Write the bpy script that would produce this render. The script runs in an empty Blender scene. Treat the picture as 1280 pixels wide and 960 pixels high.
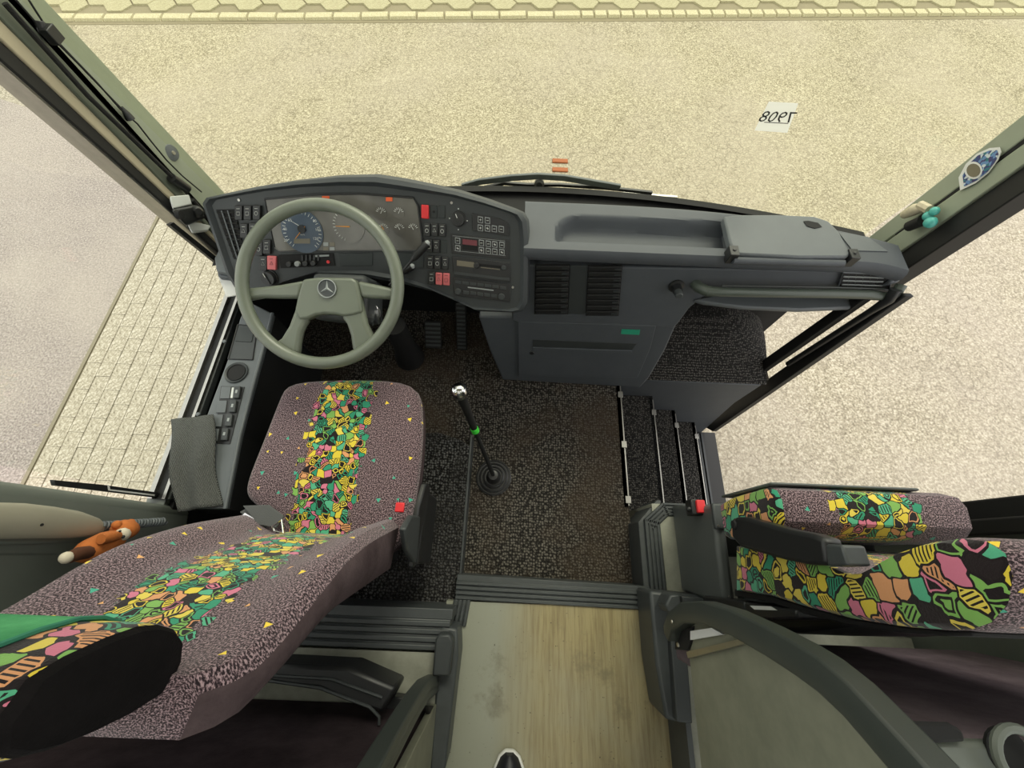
import bpy, bmesh, math, random
from mathutils import Vector, Matrix
random.seed(7)
SC = bpy.context.scene
COL = SC.collection
PI = math.pi

# ------------------------------------------------------------------ camera
TH = math.radians(67); FPX = 500.0; ROLL = math.radians(-2.3)
CAM = Vector((0, 0, 1.75))
_f = Vector((0, math.cos(TH), -math.sin(TH))); _u = Vector((0, math.sin(TH), math.cos(TH))); _r = Vector((1, 0, 0))
c_, s_ = math.cos(ROLL), math.sin(ROLL)
RR = c_ * _r - s_ * _u; UU = s_ * _r + c_ * _u
cd = bpy.data.cameras.new('camera'); cam = bpy.data.objects.new('camera', cd); COL.objects.link(cam)
cd.sensor_fit = 'HORIZONTAL'; cd.sensor_width = 36; cd.lens = FPX / 1280 * 36; cd.clip_start = 0.02
M4 = Matrix((RR, UU, -_f)).transposed().to_4x4(); M4.translation = CAM; cam.matrix_world = M4
SC.camera = cam

# ------------------------------------------------------------------ world, sun, exposure
SC.view_settings.view_transform = 'Standard'; SC.view_settings.look = 'None'
SC.view_settings.gamma = 1; SC.view_settings.use_curve_mapping = False
SC.view_settings.exposure = 0.5
w = bpy.data.worlds.new('sky'); SC.world = w; w.use_nodes = True
bg = w.node_tree.nodes['Background']; bg.inputs[0].default_value = (1.0, 0.985, 0.96, 1); bg.inputs[1].default_value = 1.3
sd = bpy.data.lights.new('sun', 'SUN'); sd.energy = 1.3; sd.angle = math.radians(25); sd.color = (1, .96, .88)
so = bpy.data.objects.new('sun', sd); COL.objects.link(so); so.rotation_euler = (math.radians(-38), math.radians(12), 0)

# ------------------------------------------------------------------ materials
def L(c):
    return tuple(((v / 255) / 12.92 if v <= 10 else ((v / 255 + .055) / 1.055) ** 2.4) for v in c) + (1,)
class NT:
    def __init__(s, name):
        s.m = bpy.data.materials.new(name); s.m.use_nodes = True; s.t = s.m.node_tree; s.n = s.t.nodes; s.l = s.t.links
        s.b = s.n['Principled BSDF']; s.out = s.n['Material Output']
    def N(s, ty, ins=None, **kw):
        x = s.n.new(ty)
        for k, v in kw.items(): setattr(x, k, v)
        for k, v in (ins or {}).items(): s.set(x.inputs[k], v)
        return x
    def set(s, sock, v):
        if isinstance(v, bpy.types.NodeSocket): s.l.new(v, sock)
        else: sock.default_value = v
    def math(s, op, a, b=0, c=None):
        x = s.N('ShaderNodeMath', operation=op); s.set(x.inputs[0], a); s.set(x.inputs[1], b)
        if c is not None: s.set(x.inputs[2], c)
        return x.outputs[0]
    def mix(s, f, a, b):
        x = s.N('ShaderNodeMix', data_type='RGBA'); s.set(x.inputs[0], f); s.set(x.inputs[6], a); s.set(x.inputs[7], b)
        return x.outputs[2]
    def obj(s): return s.N('ShaderNodeTexCoord').outputs['Object']
    def uv(s): return s.N('ShaderNodeTexCoord').outputs['UV']
    def noise(s, v, sc, det=2, rough=.5): return s.N('ShaderNodeTexNoise', {'Vector': v, 'Scale': sc, 'Detail': det, 'Roughness': rough}).outputs[0]
    def vor(s, v, sc, feat='F1', rnd=1.0): return s.N('ShaderNodeTexVoronoi', {'Vector': v, 'Scale': sc, 'Randomness': rnd}, feature=feat)
    def ramp(s, f, st, const=False):
        x = s.N('ShaderNodeValToRGB', {'Fac': f}); cr = x.color_ramp
        if const: cr.interpolation = 'CONSTANT'
        while len(cr.elements) < len(st): cr.elements.new(.5)
        for e, (p, c) in zip(cr.elements, st): e.position = p; e.color = c
        return x.outputs[0]
    def bump(s, h, st=.3, d=.002):
        x = s.N('ShaderNodeBump', {'Height': h, 'Strength': st, 'Distance': d}); s.l.new(x.outputs[0], s.b.inputs['Normal'])
    def fin(s, col=None, rough=.5, metal=0, spec=None):
        if col is not None: s.set(s.b.inputs['Base Color'], col)
        s.set(s.b.inputs['Roughness'], rough); s.b.inputs['Metallic'].default_value = metal
        if spec is not None: s.b.inputs['Specular IOR Level'].default_value = spec
        return s.m
def plain(name, c, rough=.5, metal=0, var=.12, grain=0, gs=900, spec=None, vs=14):
    t = NT(name); o = t.obj()
    a = L(c); d = tuple(v * (1 - var) for v in a[:3]) + (1,); e = tuple(min(1, v * (1 + var)) for v in a[:3]) + (1,)
    col = t.mix(t.noise(o, vs, 4, .6), d, e)
    if grain: t.bump(t.noise(o, gs, 1), grain, .001)
    return t.fin(col, rough, metal, spec)
MT = {}
MT['dash'] = plain('dash_blue_grey', (78, 82, 87), .55, grain=.25, spec=.35)
MT['pod'] = plain('pod_charcoal', (58, 62, 65), .55, grain=.25, spec=.35)
MT['boxgrey'] = plain('pedestal_grey', (84, 88, 86), .5, grain=.15)
MT['face'] = plain('charcoal_face', (52, 56, 57), .5, grain=.2)
MT['panelgrey'] = plain('console_grey', (90, 95, 98), .5, grain=.2)
MT['black'] = plain('black_plastic', (32, 33, 34), .4, grain=.15)
MT['matte'] = plain('matte_black', (14, 14, 15), .8)
MT['rubber'] = plain('rubber_black', (20, 20, 20), .6)
MT['trim'] = plain('rib_trim_grey', (62, 66, 67), .45, var=.25, grain=.15, vs=30)
MT['wheel'] = plain('wheel_green_grey', (104, 110, 98), .3, var=.18, grain=.25, vs=9)
MT['rail'] = plain('rail_green_grey', (74, 82, 74), .35, grain=.15)
MT['darkrail'] = plain('rail_dark_green', (52, 57, 54), .42, grain=.15)
MT['pillar'] = plain('pillar_green_grey', (140, 147, 130), .5, var=.08)
MT['pillar2'] = plain('pillar_dark_green', (92, 98, 86), .5, var=.15)
MT['tan'] = plain('pillar_tan_strip', (176, 166, 142), .5)
MT['post'] = plain('post_green_grey', (104, 110, 103), .55, var=.1)
MT['handset'] = plain('handset_beige', (150, 146, 130), .45, var=.12)
MT['chrome'] = plain('chrome', (215, 215, 215), .12, 1, var=.03)
MT['alu'] = plain('aluminium', (170, 168, 162), .35, 1, var=.15, vs=60)
MT['red'] = plain('red_plastic', (215, 45, 50), .4)
MT['salmon'] = plain('faded_red_plastic', (205, 105, 108), .45)
MT['white'] = plain('white_print', (205, 208, 205), .6)
MT['greyprint'] = plain('grey_print', (150, 155, 155), .6)
MT['paper'] = plain('white_paper', (215, 215, 212), .8, var=.06)
MT['ink'] = plain('black_ink', (25, 25, 30), .7)
MT['green'] = plain('green_sticker', (40, 150, 118), .5, var=.2, vs=90)
MT['lime'] = plain('lime_tape', (70, 215, 70), .5)
MT['teal2'] = plain('teal_piping', (45, 120, 95), .8)
MT['teal'] = plain('teal_wrap', (80, 170, 160), .3, var=.5, vs=90)
MT['orange'] = plain('orange_print', (225, 150, 50), .5)
MT['redlamp'] = plain('orange_lamp', (225, 95, 45), .5)
MT['dialblue'] = plain('dial_blue', (66, 80, 96), .4, var=.2)
MT['blank'] = plain('blank_plate', (40, 46, 46), .5)
MT['lcd'] = plain('lcd_olive', (110, 104, 88), .3)
MT['lcdred'] = plain('lcd_dark_red', (105, 38, 48), .3)
MT['terracotta'] = plain('terracotta', (150, 84, 44), .7, var=.2, vs=60)
MT['fox'] = plain('fox_plush_orange', (176, 100, 44), .9, var=.35, grain=.8, gs=300, vs=50)
MT['foxw'] = plain('fox_plush_white', (205, 195, 175), .9)
MT['foxd'] = plain('fox_plush_brown', (80, 45, 25), .9)
MT['cream'] = plain('cream_roll', (190, 180, 155), .6, var=.3, vs=80)
def stickm():
    t = NT('sticker_print'); v = t.vor(t.obj(), 150, 'F1')
    return t.fin(t.ramp(t.N('ShaderNodeSeparateXYZ', {0: v.outputs['Color']}).outputs[0], [(0, L((45, 60, 110))), (.3, L((95, 130, 175))), (.5, L((190, 200, 205))), (.68, L((40, 110, 120))), (.82, L((60, 50, 95)))], True), .5)
MT['bluepat'] = stickm()
def thinpaper():
    t = NT('thin_paper'); t.fin(L((225, 225, 222)), .8)
    tl = t.N('ShaderNodeBsdfTranslucent', {'Color': L((225, 225, 222))})
    mx = t.N('ShaderNodeMixShader', {0: .5, 1: t.b.outputs[0], 2: tl.outputs[0]}); t.l.new(mx.outputs[0], t.out.inputs[0]); return t.m
MT['thin'] = thinpaper()
MT['belt'] = plain('grey_webbing', (78, 80, 80), .6, grain=.6, gs=400)
MT['shoe'] = plain('black_shoe', (22, 24, 30), .5)
MT['steelwall'] = plain('body_side_white', (190, 188, 180), .5)
MT['ceiling'] = plain('ceiling_grey', (175, 175, 165), .8)

def cluster_mat():
    t = NT('instrument_glass'); o = t.obj()
    n = t.noise(o, 6, 3, .5)
    col = t.ramp(n, [(.3, L((72, 70, 66))), (.7, L((118, 116, 110)))])  # grey lightened for the reflection on the cover glass, put into the colour
    return t.fin(col, .22)
MT['cluster'] = cluster_mat()

def carpet_mat(name, dark, light, warm):
    t = NT(name); o = t.obj()
    v = t.vor(o, 95, 'F1', .6)
    c = t.ramp(v.outputs['Distance'], [(.1, L(light)), (.55, L(dark))])
    n = t.noise(o, 3.2, 3, .6)
    c2 = t.mix(t.ramp(n, [(.42, (0, 0, 0, 1)), (.72, (1, 1, 1, 1))]), c, L(warm))
    sp = t.noise(o, 260, 2, .7)
    c3 = t.mix(t.ramp(sp, [(.60, (0, 0, 0, 1)), (.72, (1, 1, 1, 1))]), c2, L((130, 125, 115)))
    t.bump(t.math('MULTIPLY', v.outputs['Distance'], -1), .9, .006)
    return t.fin(c3, .95, spec=.15)
MT['carpet'] = carpet_mat('carpet_brown_black', (32, 30, 28), (116, 111, 103), (66, 56, 46))
MT['carpet2'] = carpet_mat('carpet_black_weave', (16, 16, 17), (104, 104, 104), (34, 33, 33))
def step_mat():
    t = NT('step_carpet'); o = t.obj()
    v = t.vor(o, 110, 'F1', .5)
    t.bump(t.math('MULTIPLY', v.outputs['Distance'], -1), .8, .004)
    return t.fin(t.ramp(v.outputs['Distance'], [(.1, L((110, 107, 102))), (.5, L((34, 33, 32)))]), .9, spec=.2)
MT['stepc'] = step_mat()
MT['boot'] = plain('rubber_boot', (44, 44, 45), .4)
def cloth_mat():
    t = NT('grey_ribbed_cloth'); o = t.obj()
    x = t.N('ShaderNodeTexWave', {'Vector': o, 'Scale': 90, 'Distortion': 1.5, 'Detail': 2}, bands_direction='X')
    n = t.noise(o, 400, 2)
    c = t.ramp(t.math('MULTIPLY', x.outputs['Fac'], n), [(.1, L((58, 59, 58))), (.5, L((118, 120, 116)))])
    t.bump(x.outputs['Fac'], .7, .003)
    return t.fin(c, .95, spec=.1)
MT['cloth'] = cloth_mat()
def velvet(name, a, b):
    t = NT(name); o = t.obj()
    c = t.ramp(t.noise(o, 9, 5, .7), [(.35, L(a)), (.7, L(b))])
    m = t.fin(c, .9, spec=.1)
    t.b.inputs['Sheen Weight'].default_value = .12; t.b.inputs['Sheen Tint'].default_value = L(b); t.b.inputs['Sheen Roughness'].default_value = .5
    t.bump(t.noise(o, 300, 2), .4, .002)
    return m
MT['velvet'] = velvet('mauve_velvet', (84, 73, 78), (112, 100, 105))
MT['mauveshade'] = velvet('shaded_mauve_velvet', (42, 35, 38), (64, 54, 58))  # same mauve velvet, with the shade behind the driver put into the colour
MT['sidefab'] = velvet('mauve_side_cloth', (60, 50, 52), (86, 74, 76))
MT['greencloth'] = velvet('green_headrest_cover', (60, 130, 85), (90, 165, 112))
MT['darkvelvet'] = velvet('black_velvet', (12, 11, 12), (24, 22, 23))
def lino():
    t = NT('aisle_lino'); o = t.obj()
    sep = t.N('ShaderNodeSeparateXYZ', {0: o})
    st = t.N('ShaderNodeMapping', {'Vector': o, 'Scale': (1, .06, 1)}).outputs[0]
    streak = t.noise(st, 90, 3, .7)
    patch = t.noise(o, 3.5, 4, .6)
    xm = t.math('ABSOLUTE', t.math('SUBTRACT', sep.outputs[0], .16))
    wear = t.math('MULTIPLY', t.ramp(xm, [(.2, (1, 1, 1, 1)), (.36, (0, 0, 0, 1))]), t.ramp(patch, [(.25, (.45, .45, .45, 1)), (.6, (1, 1, 1, 1))]))
    base = t.mix(wear, L((138, 140, 126)), L((150, 138, 100)))
    dk = t.math('MULTIPLY', wear, t.ramp(streak, [(.4, (0, 0, 0, 1)), (.7, (.75, .75, .75, 1))]))
    c = t.mix(dk, base, L((104, 90, 62)))
    blot = t.ramp(t.noise(o, 7, 5, .7), [(.58, (0, 0, 0, 1)), (.72, (.6, .6, .6, 1))])
    c = t.mix(blot, c, L((98, 92, 74)))
    sp = t.ramp(t.noise(o, 130, 2, .5), [(.72, (0, 0, 0, 1)), (.76, (1, 1, 1, 1))])
    c = t.mix(sp, c, L((70, 62, 48)))
    return t.fin(c, .5)
MT['lino'] = lino()
def lino2():
    t = NT('grey_lino'); o = t.obj()
    c = t.ramp(t.noise(o, 12, 5, .7), [(.3, L((128, 130, 118))), (.7, L((156, 156, 142)))])
    return t.fin(c, .55)
MT['lino2'] = lino2()
def board():
    t = NT('beige_laminate'); o = t.obj()
    c = t.ramp(t.noise(o, 5, 5, .7), [(.3, L((104, 106, 92))), (.7, L((134, 135, 118)))])
    return t.fin(c, .5)
MT['board'] = board()

def ground(name, base, dark, light, crack, cs, warm=None, crk=.5):
    t = NT(name); o = t.obj()
    v = t.vor(o, 46, 'F1'); g = t.noise(o, 75, 3, .75)
    c = t.ramp(g, [(.34, L(dark)), (.5, L(base)), (.66, L(light))])
    big = t.noise(o, .7, 4, .6)
    if warm: c = t.mix(t.ramp(big, [(.4, (0, 0, 0, 1)), (.65, (.8, .8, .8, 1))]), c, t.mix(.6, c, L(warm)))
    d = t.vor(t.N('ShaderNodeMix', {0: .12, 4: o, 5: t.N('ShaderNodeTexNoise', {'Vector': o, 'Scale': 9}).outputs['Color']}, data_type='VECTOR').outputs[1], cs, 'DISTANCE_TO_EDGE')
    e = t.ramp(d.outputs[0], [(0, (1, 1, 1, 1)), (.075, (0, 0, 0, 1))])
    msk = t.ramp(t.noise(o, 1.6, 3, .6), [(.42, (0, 0, 0, 1)), (.6, (1, 1, 1, 1))])
    c = t.mix(t.math('MULTIPLY', t.math('MULTIPLY', e, msk), crk), c, L(crack))
    fl = t.vor(o, 60, 'F1')
    c = t.mix(t.ramp(t.noise(o, 150, 2, .6), [(.6, (0, 0, 0, 1)), (.7, (.8, .8, .8, 1))]), c, L(tuple(v * .62 for v in dark)))
    t.bump(g, .5, .01)
    return t.fin(c, .9, spec=.2)
MT['gnd'] = ground('aggregate_yellow', (160, 152, 130), (106, 98, 82), (210, 202, 182), (90, 82, 66), 14, (172, 163, 150), .45)
MT['asphalt'] = ground('asphalt_pink_grey', (152, 142, 134), (112, 104, 98), (188, 178, 169), (110, 104, 98), 1.2, (182, 172, 158), .0)
MT['paver'] = ground('paver_yellow', (170, 164, 136), (150, 143, 116), (186, 181, 154), (120, 114, 80), 20, None, .0)
MT['kerb'] = ground('kerb_stone', (190, 183, 154), (162, 155, 126), (206, 199, 174), (120, 114, 80), 20, None, .0)
MT['brick'] = ground('brick_paver_sand', (178, 169, 148), (128, 120, 102), (212, 204, 186), (120, 110, 80), 20, None, .0)
MT['joint'] = plain('joint_sand', (134, 126, 104), .95)

def fabric(name, mode):
    """UV in metres: u across (0 = centre), v along. mode 'stripe' = plain with centre stripe, 'full' = doodles all over, 'bands' = bands along u"""
    t = NT(name); uv = t.uv()
    sep = t.N('ShaderNodeSeparateXYZ', {0: uv}); u, v = sep.outputs[0], sep.outputs[1]
    sp = t.noise(uv, 330, 2, .6)
    base = t.ramp(sp, [(.43, L((36, 28, 32))), (.5, L((84, 68, 73))), (.60, L((156, 134, 139)))])
    # scattered triangles
    vo = t.N('ShaderNodeTexVoronoi', {'Vector': uv, 'Scale': 17, 'Randomness': .75}, voronoi_dimensions='2D')
    dv = t.N('ShaderNodeVectorMath', {0: uv, 1: vo.outputs['Position']}, operation='SUBTRACT').outputs[0]
    rs = t.N('ShaderNodeSeparateXYZ', {0: vo.outputs['Color']})
    rot = t.N('ShaderNodeVectorRotate', {'Vector': dv, 'Angle': t.math('MULTIPLY', rs.outputs[0], 6.28)}, rotation_type='Z_AXIS').outputs[0]
    d = None
    for a in (90, 210, 330):
        q = t.N('ShaderNodeVectorMath', {0: rot, 1: (math.cos(math.radians(a)), math.sin(math.radians(a)), 0)}, operation='DOT_PRODUCT').outputs['Value']
        d = q if d is None else t.math('MAXIMUM', d, q)
    tri = t.math('LESS_THAN', d, t.math('MULTIPLY_ADD', rs.outputs[2], .0022, .0022))
    tri = t.math('MULTIPLY', tri, t.math('GREATER_THAN', rs.outputs[1], .3))
    tcol = t.ramp(rs.outputs[1], [(0, L((70, 165, 140))), (.6, L((235, 205, 70))), (.92, L((225, 170, 110)))], True)
    plainc = t.mix(tri, base, tcol)
    # doodle cells
    sc = 54 if mode == 'stripe' else 34
    wob = t.N('ShaderNodeTexNoise', {'Vector': uv, 'Scale': 30, 'Detail': 1}).outputs['Color']
    uvw = t.N('ShaderNodeMix', {0: .018, 4: uv, 5: wob}, data_type='VECTOR').outputs[1]
    met = 'CHEBYCHEV'
    c1 = t.N('ShaderNodeTexVoronoi', {'Vector': uvw, 'Scale': sc, 'Randomness': .95}, voronoi_dimensions='2D', distance=met)
    c2 = t.N('ShaderNodeTexVoronoi', {'Vector': uvw, 'Scale': sc, 'Randomness': .95}, voronoi_dimensions='2D', distance=met, feature='F2')
    e1 = t.math('MULTIPLY', t.math('SUBTRACT', c2.outputs['Distance'], c1.outputs['Distance']), .55)
    r = t.N('ShaderNodeSeparateXYZ', {0: c1.outputs['Color']})
    cellc = t.ramp(r.outputs[0], [(0, L((50, 140, 108))), (.16, L((214, 192, 66))), (.36, L((202, 116, 140))), (.47, L((84, 168, 132))), (.6, L((124, 172, 88))), (.72, L((210, 150, 104))), (.82, L((216, 196, 84))), (.96, L((35, 28, 30)))], True)
    # inner ring (hollow shapes) and inner hatching
    hol = t.math('GREATER_THAN', r.outputs[1], .6)
    inner = t.math('MULTIPLY', hol, t.math('GREATER_THAN', e1, .15))
    inner2 = t.math('MULTIPLY', t.math('GREATER_THAN', r.outputs[1], .8), t.math('GREATER_THAN', e1, .27))
    hr = t.N('ShaderNodeVectorRotate', {'Vector': uv, 'Angle': t.math('MULTIPLY', r.outputs[2], 6.28)}, rotation_type='Z_AXIS').outputs[0]
    hs = t.N('ShaderNodeSeparateXYZ', {0: hr}).outputs[0]
    hatch = t.math('LESS_THAN', t.math('FRACT', t.math('MULTIPLY', hs, 170)), .42)
    hatch = t.math('MULTIPLY', hatch, t.math('MULTIPLY', t.math('LESS_THAN', r.outputs[1], .22), t.math('GREATER_THAN', e1, .12)))
    blk = L((30, 24, 26))
    dc = t.mix(inner, cellc, blk); dc = t.mix(inner2, dc, cellc); dc = t.mix(hatch, dc, blk)
    edge = t.math('LESS_THAN', e1, .055)
    dc = t.mix(edge, dc, blk)
    if mode == 'full': f = 1.0
    elif mode == 'bands':
        f = t.math('LESS_THAN', t.math('ABSOLUTE', t.math('SUBTRACT', t.math('FRACT', t.math('MULTIPLY', u, 2.9)), .5)), .24)
    else:
        jag = t.math('MULTIPLY', t.math('SUBTRACT', r.outputs[2], .5), .035)
        f = t.math('LESS_THAN', t.math('ABSOLUTE', t.math('ADD', u, jag)), .088)
    col = t.mix(f, plainc, dc)
    t.bump(sp, .4, .002)
    m = t.fin(col, .95, spec=.1)
    t.b.inputs['Sheen Weight'].default_value = .25
    return m
MT['fab'] = fabric('doodle_fabric_stripe', 'stripe')
MT['fabfull'] = fabric('doodle_fabric_all', 'full')
MT['fabband'] = fabric('doodle_fabric_bands', 'bands')
def glass(name='window_glass', tint=(.95, .97, .95, 1)):
    t = NT(name); t.n.remove(t.b)
    tr = t.N('ShaderNodeBsdfTransparent', {'Color': tint}); gl = t.N('ShaderNodeBsdfGlossy', {'Color': (1, 1, 1, 1), 'Roughness': .02})
    mx = t.N('ShaderNodeMixShader', {0: .035, 1: tr.outputs[0], 2: gl.outputs[0]})
    t.l.new(mx.outputs[0], t.out.inputs[0]); return t.m
MT['glass'] = glass()
MT['screen'] = glass('tinted_windscreen', (.93, .95, .80, 1))
def lampm():  # glow of the added strip lamps
    t = NT('added_ceiling_lamp'); t.b.inputs['Emission Color'].default_value = (1, .97, .9, 1); t.b.inputs['Emission Strength'].default_value = 5
    return t.fin((.9, .9, .9, 1), .5)
MT['lamp'] = lampm()

# ------------------------------------------------------------------ pixel -> world helper and mesh builder
def ray(px, py): return _f + (px - 640) / FPX * RR + (480 - py) / FPX * UU
def at(px, py, x=None, y=None, z=None):
    d = ray(px, py)
    k = (x - CAM.x) / d.x if x is not None else (y - CAM.y) / d.y if y is not None else (z - CAM.z) / d.z
    return CAM + k * d
def V(*a): return Vector(a)
class Pl:
    """a real plane with its own 2D frame"""
    def __init__(s, o, u, v): s.o = Vector(o); s.u = Vector(u).normalized(); s.v = Vector(v).normalized(); s.n = s.u.cross(s.v).normalized()
    def px(s, a, b):
        d = ray(a, b); k = (s.o - CAM).dot(s.n) / d.dot(s.n); return CAM + k * d
    def w(s, a, b, h=0): return s.o + s.u * a + s.v * b + s.n * h
    def loc(s, p): q = p - s.o; return q.dot(s.u), q.dot(s.v)

class MB:
    def __init__(s): s.v = []; s.f = []; s.mi = []; s.uv = []
    def add(s, vs, fs, m=0, uvs=None):
        b = len(s.v); s.v += [Vector(p) for p in vs]
        for i, f in enumerate(fs):
            s.f.append([b + k for k in f]); s.mi.append(m if isinstance(m, int) else m[i]); s.uv.append(uvs[i] if uvs else None)
        return s
    def hexa(s, p, m=0):
        return s.add(p, [(0, 3, 2, 1), (4, 5, 6, 7), (0, 1, 5, 4), (1, 2, 6, 5), (2, 3, 7, 6), (3, 0, 4, 7)], m)
    def box(s, a, b, m=0):
        (x0, y0, z0), (x1, y1, z1) = a, b
        return s.hexa([(x0, y0, z0), (x1, y0, z0), (x1, y1, z0), (x0, y1, z0), (x0, y0, z1), (x1, y0, z1), (x1, y1, z1), (x0, y1, z1)], m)
    def slab(s, pts, off, m=0, mside=None, uvf=None):
        """polygon extruded by off"""
        off = Vector(off); n = len(pts); A = [Vector(p) for p in pts]; B = [p + off for p in A]
        fs = [list(range(n)), list(range(2 * n - 1, n - 1, -1))] + [[(i + 1) % n, i, n + i, n + (i + 1) % n] for i in range(n)]
        ms = [m, m] + [mside if mside is not None else m] * n
        return s.add(A + B, fs, ms, uvf)
    def tube(s, pts, r, k=10, m=0, caps=True, closed=False):
        pts = [Vector(p) for p in pts]; n = len(pts); rs = r if isinstance(r, (list, tuple)) else [r] * n
        up = None; vs = []
        for i, p in enumerate(pts):
            if closed: t = (pts[(i + 1) % n] - pts[i - 1]).normalized()
            else: t = (pts[min(i + 1, n - 1)] - pts[max(i - 1, 0)]).normalized()
            if up is None: up = t.orthogonal().normalized()
            up = (up - t * up.dot(t)).normalized(); sd = t.cross(up)
            vs += [p + (up * math.cos(2 * PI * j / k) + sd * math.sin(2 * PI * j / k)) * rs[i] for j in range(k)]
        fs = []
        for i in range(n if closed else n - 1):
            a, b = i * k, ((i + 1) % n) * k
            fs += [(a + j, a + (j + 1) % k, b + (j + 1) % k, b + j) for j in range(k)]
        if caps and not closed: fs += [list(range(k - 1, -1, -1)), list(range((n - 1) * k, n * k))]
        return s.add(vs, fs, m)
    def sweep(s, pts, prof, side, m=0):
        """closed profile [(a,b)] swept along pts; a along 'side', b along tangent x side"""
        pts = [Vector(p) for p in pts]; n = len(pts); k = len(prof); vs = []
        for i, p in enumerate(pts):
            t = (pts[min(i + 1, n - 1)] - pts[max(i - 1, 0)]).normalized(); sd = Vector(side); sd = (sd - t * sd.dot(t)).normalized(); q = t.cross(sd)
            vs += [p + sd * a + q * b for a, b in prof]
        fs = [(i * k + j, i * k + (j + 1) % k, (i + 1) * k + (j + 1) % k, (i + 1) * k + j) for i in range(n - 1) for j in range(k)]
        fs += [list(range(k - 1, -1, -1)), list(range((n - 1) * k, n * k))]
        return s.add(vs, fs, m)
    def lathe(s, c, ax, prof, k=20, m=0):
        """prof [(r,h)] about axis ax from c"""
        c = Vector(c); ax = Vector(ax).normalized(); a = ax.orthogonal().normalized(); b = ax.cross(a); vs = []
        for r, h in prof: vs += [c + ax * h + (a * math.cos(2 * PI * j / k) + b * math.sin(2 * PI * j / k)) * max(r, 1e-5) for j in range(k)]
        n = len(prof)
        fs = [(i * k + j, i * k + (j + 1) % k, (i + 1) * k + (j + 1) % k, (i + 1) * k + j) for i in range(n - 1) for j in range(k)]
        fs += [list(range(k - 1, -1, -1)), list(range((n - 1) * k, n * k))]
        return s.add(vs, fs, m)
    def ball(s, c, r, m=0, sc=(1, 1, 1), k=14):
        c = Vector(c); n = k // 2; vs = []; 
        for i in range(n + 1):
            a = PI * i / n
            vs += [c + Vector((math.sin(a) * math.cos(2 * PI * j / k) * sc[0], math.sin(a) * math.sin(2 * PI * j / k) * sc[1], math.cos(a) * sc[2])) * r for j in range(k)]
        fs = [(i * k + j, (i + 1) * k + j, (i + 1) * k + (j + 1) % k, i * k + (j + 1) % k) for i in range(n) for j in range(k)]
        return s.add(vs, fs, m)
    def grid(s, nu, nv, fn, uvfn=None, m=0):
        vs = [fn(i / nu, j / nv) for j in range(nv + 1) for i in range(nu + 1)]
        fs = []; uvs = []
        for j in range(nv):
            for i in range(nu):
                q = [(i, j), (i + 1, j), (i + 1, j + 1), (i, j + 1)]
                fs.append([b * (nu + 1) + a for a, b in q]); uvs.append([uvfn(a / nu, b / nv) for a, b in q] if uvfn else None)
        return s.add(vs, fs, m, uvs)

ORG = {}
def org(p):
    return ORG.get(p.name, Vector((0, 0, 0))) if p else Vector((0, 0, 0))
def O(name, mb, mat, parent=None, bevel=0, smooth=False, sub=0, seg=2, recalc=True, sol=0):
    o0 = org(parent)
    if parent is None:
        o0 = Vector((sum(p.x for p in mb.v) / len(mb.v), sum(p.y for p in mb.v) / len(mb.v), min(p.z for p in mb.v)))
    me = bpy.data.meshes.new(name)
    me.from_pydata([tuple(p - o0) for p in mb.v], [], mb.f)
    for m in (mat if isinstance(mat, (list, tuple)) else [mat]): me.materials.append(MT[m])
    for p, mi in zip(me.polygons, mb.mi): p.material_index = mi
    if any(u for u in mb.uv):
        ul = me.uv_layers.new(name='UVMap')
        for p, u in zip(me.polygons, mb.uv):
            if u:
                for li, c in zip(p.loop_indices, u): ul.data[li].uv = c
    me.validate(); me.update()
    if recalc:
        bm = bmesh.new(); bm.from_mesh(me); bmesh.ops.remove_doubles(bm, verts=bm.verts, dist=1e-6)
        bmesh.ops.recalc_face_normals(bm, faces=bm.faces); bm.to_mesh(me); bm.free()
    o = bpy.data.objects.new(name, me); COL.objects.link(o)
    if parent: o.parent = parent; ORG[o.name] = o0
    else: o.location = o0; ORG[o.name] = o0
    if smooth or bevel or sub:
        for p in me.polygons: p.use_smooth = True
    if sol:
        x = o.modifiers.new('s', 'SOLIDIFY'); x.thickness = sol; x.offset = 0
    if bevel:
        b = o.modifiers.new('b', 'BEVEL'); b.width = bevel; b.segments = seg; b.limit_method = 'ANGLE'; b.angle_limit = math.radians(35); b.harden_normals = False
    if sub:
        b = o.modifiers.new('u', 'SUBSURF'); b.levels = sub; b.render_levels = sub
    if (smooth or bevel) and not sub:
        try: me.set_sharp_from_angle(angle=math.radians(38))
        except Exception: pass
    return o
def T(o, label, cat, group=None):
    o['label'] = label; o['category'] = cat
    if group: o['group'] = group
    return o
def thing(name, loc, label, cat, group=None):
    o = bpy.data.objects.new(name, None); COL.objects.link(o); o.location = loc; ORG[o.name] = Vector(loc); o.empty_display_size = .05
    return T(o, label, cat, group)
def ST(o): o['kind'] = 'structure'; return o
def text_mb(txt, pl, size, a, b, h, mirror=False, rot=0):
    cu = bpy.data.curves.new('t', 'FONT'); cu.body = txt; cu.size = size; cu.align_x = 'CENTER'; cu.align_y = 'CENTER'; cu.resolution_u = 2
    to = bpy.data.objects.new('t', cu); COL.objects.link(to); dg = bpy.context.evaluated_depsgraph_get(); me = bpy.data.meshes.new_from_object(to.evaluated_get(dg))
    mb = MB(); cr, sr = math.cos(rot), math.sin(rot)
    vs = []
    for v in me.vertices:
        x, y = (-v.co.x if mirror else v.co.x), v.co.y
        vs.append(pl.w(a + x * cr - y * sr, b + x * sr + y * cr, h))
    mb.add(vs, [list(p.vertices) for p in me.polygons])
    bpy.data.objects.remove(to); bpy.data.curves.remove(cu); bpy.data.meshes.remove(me)
    return mb
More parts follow.
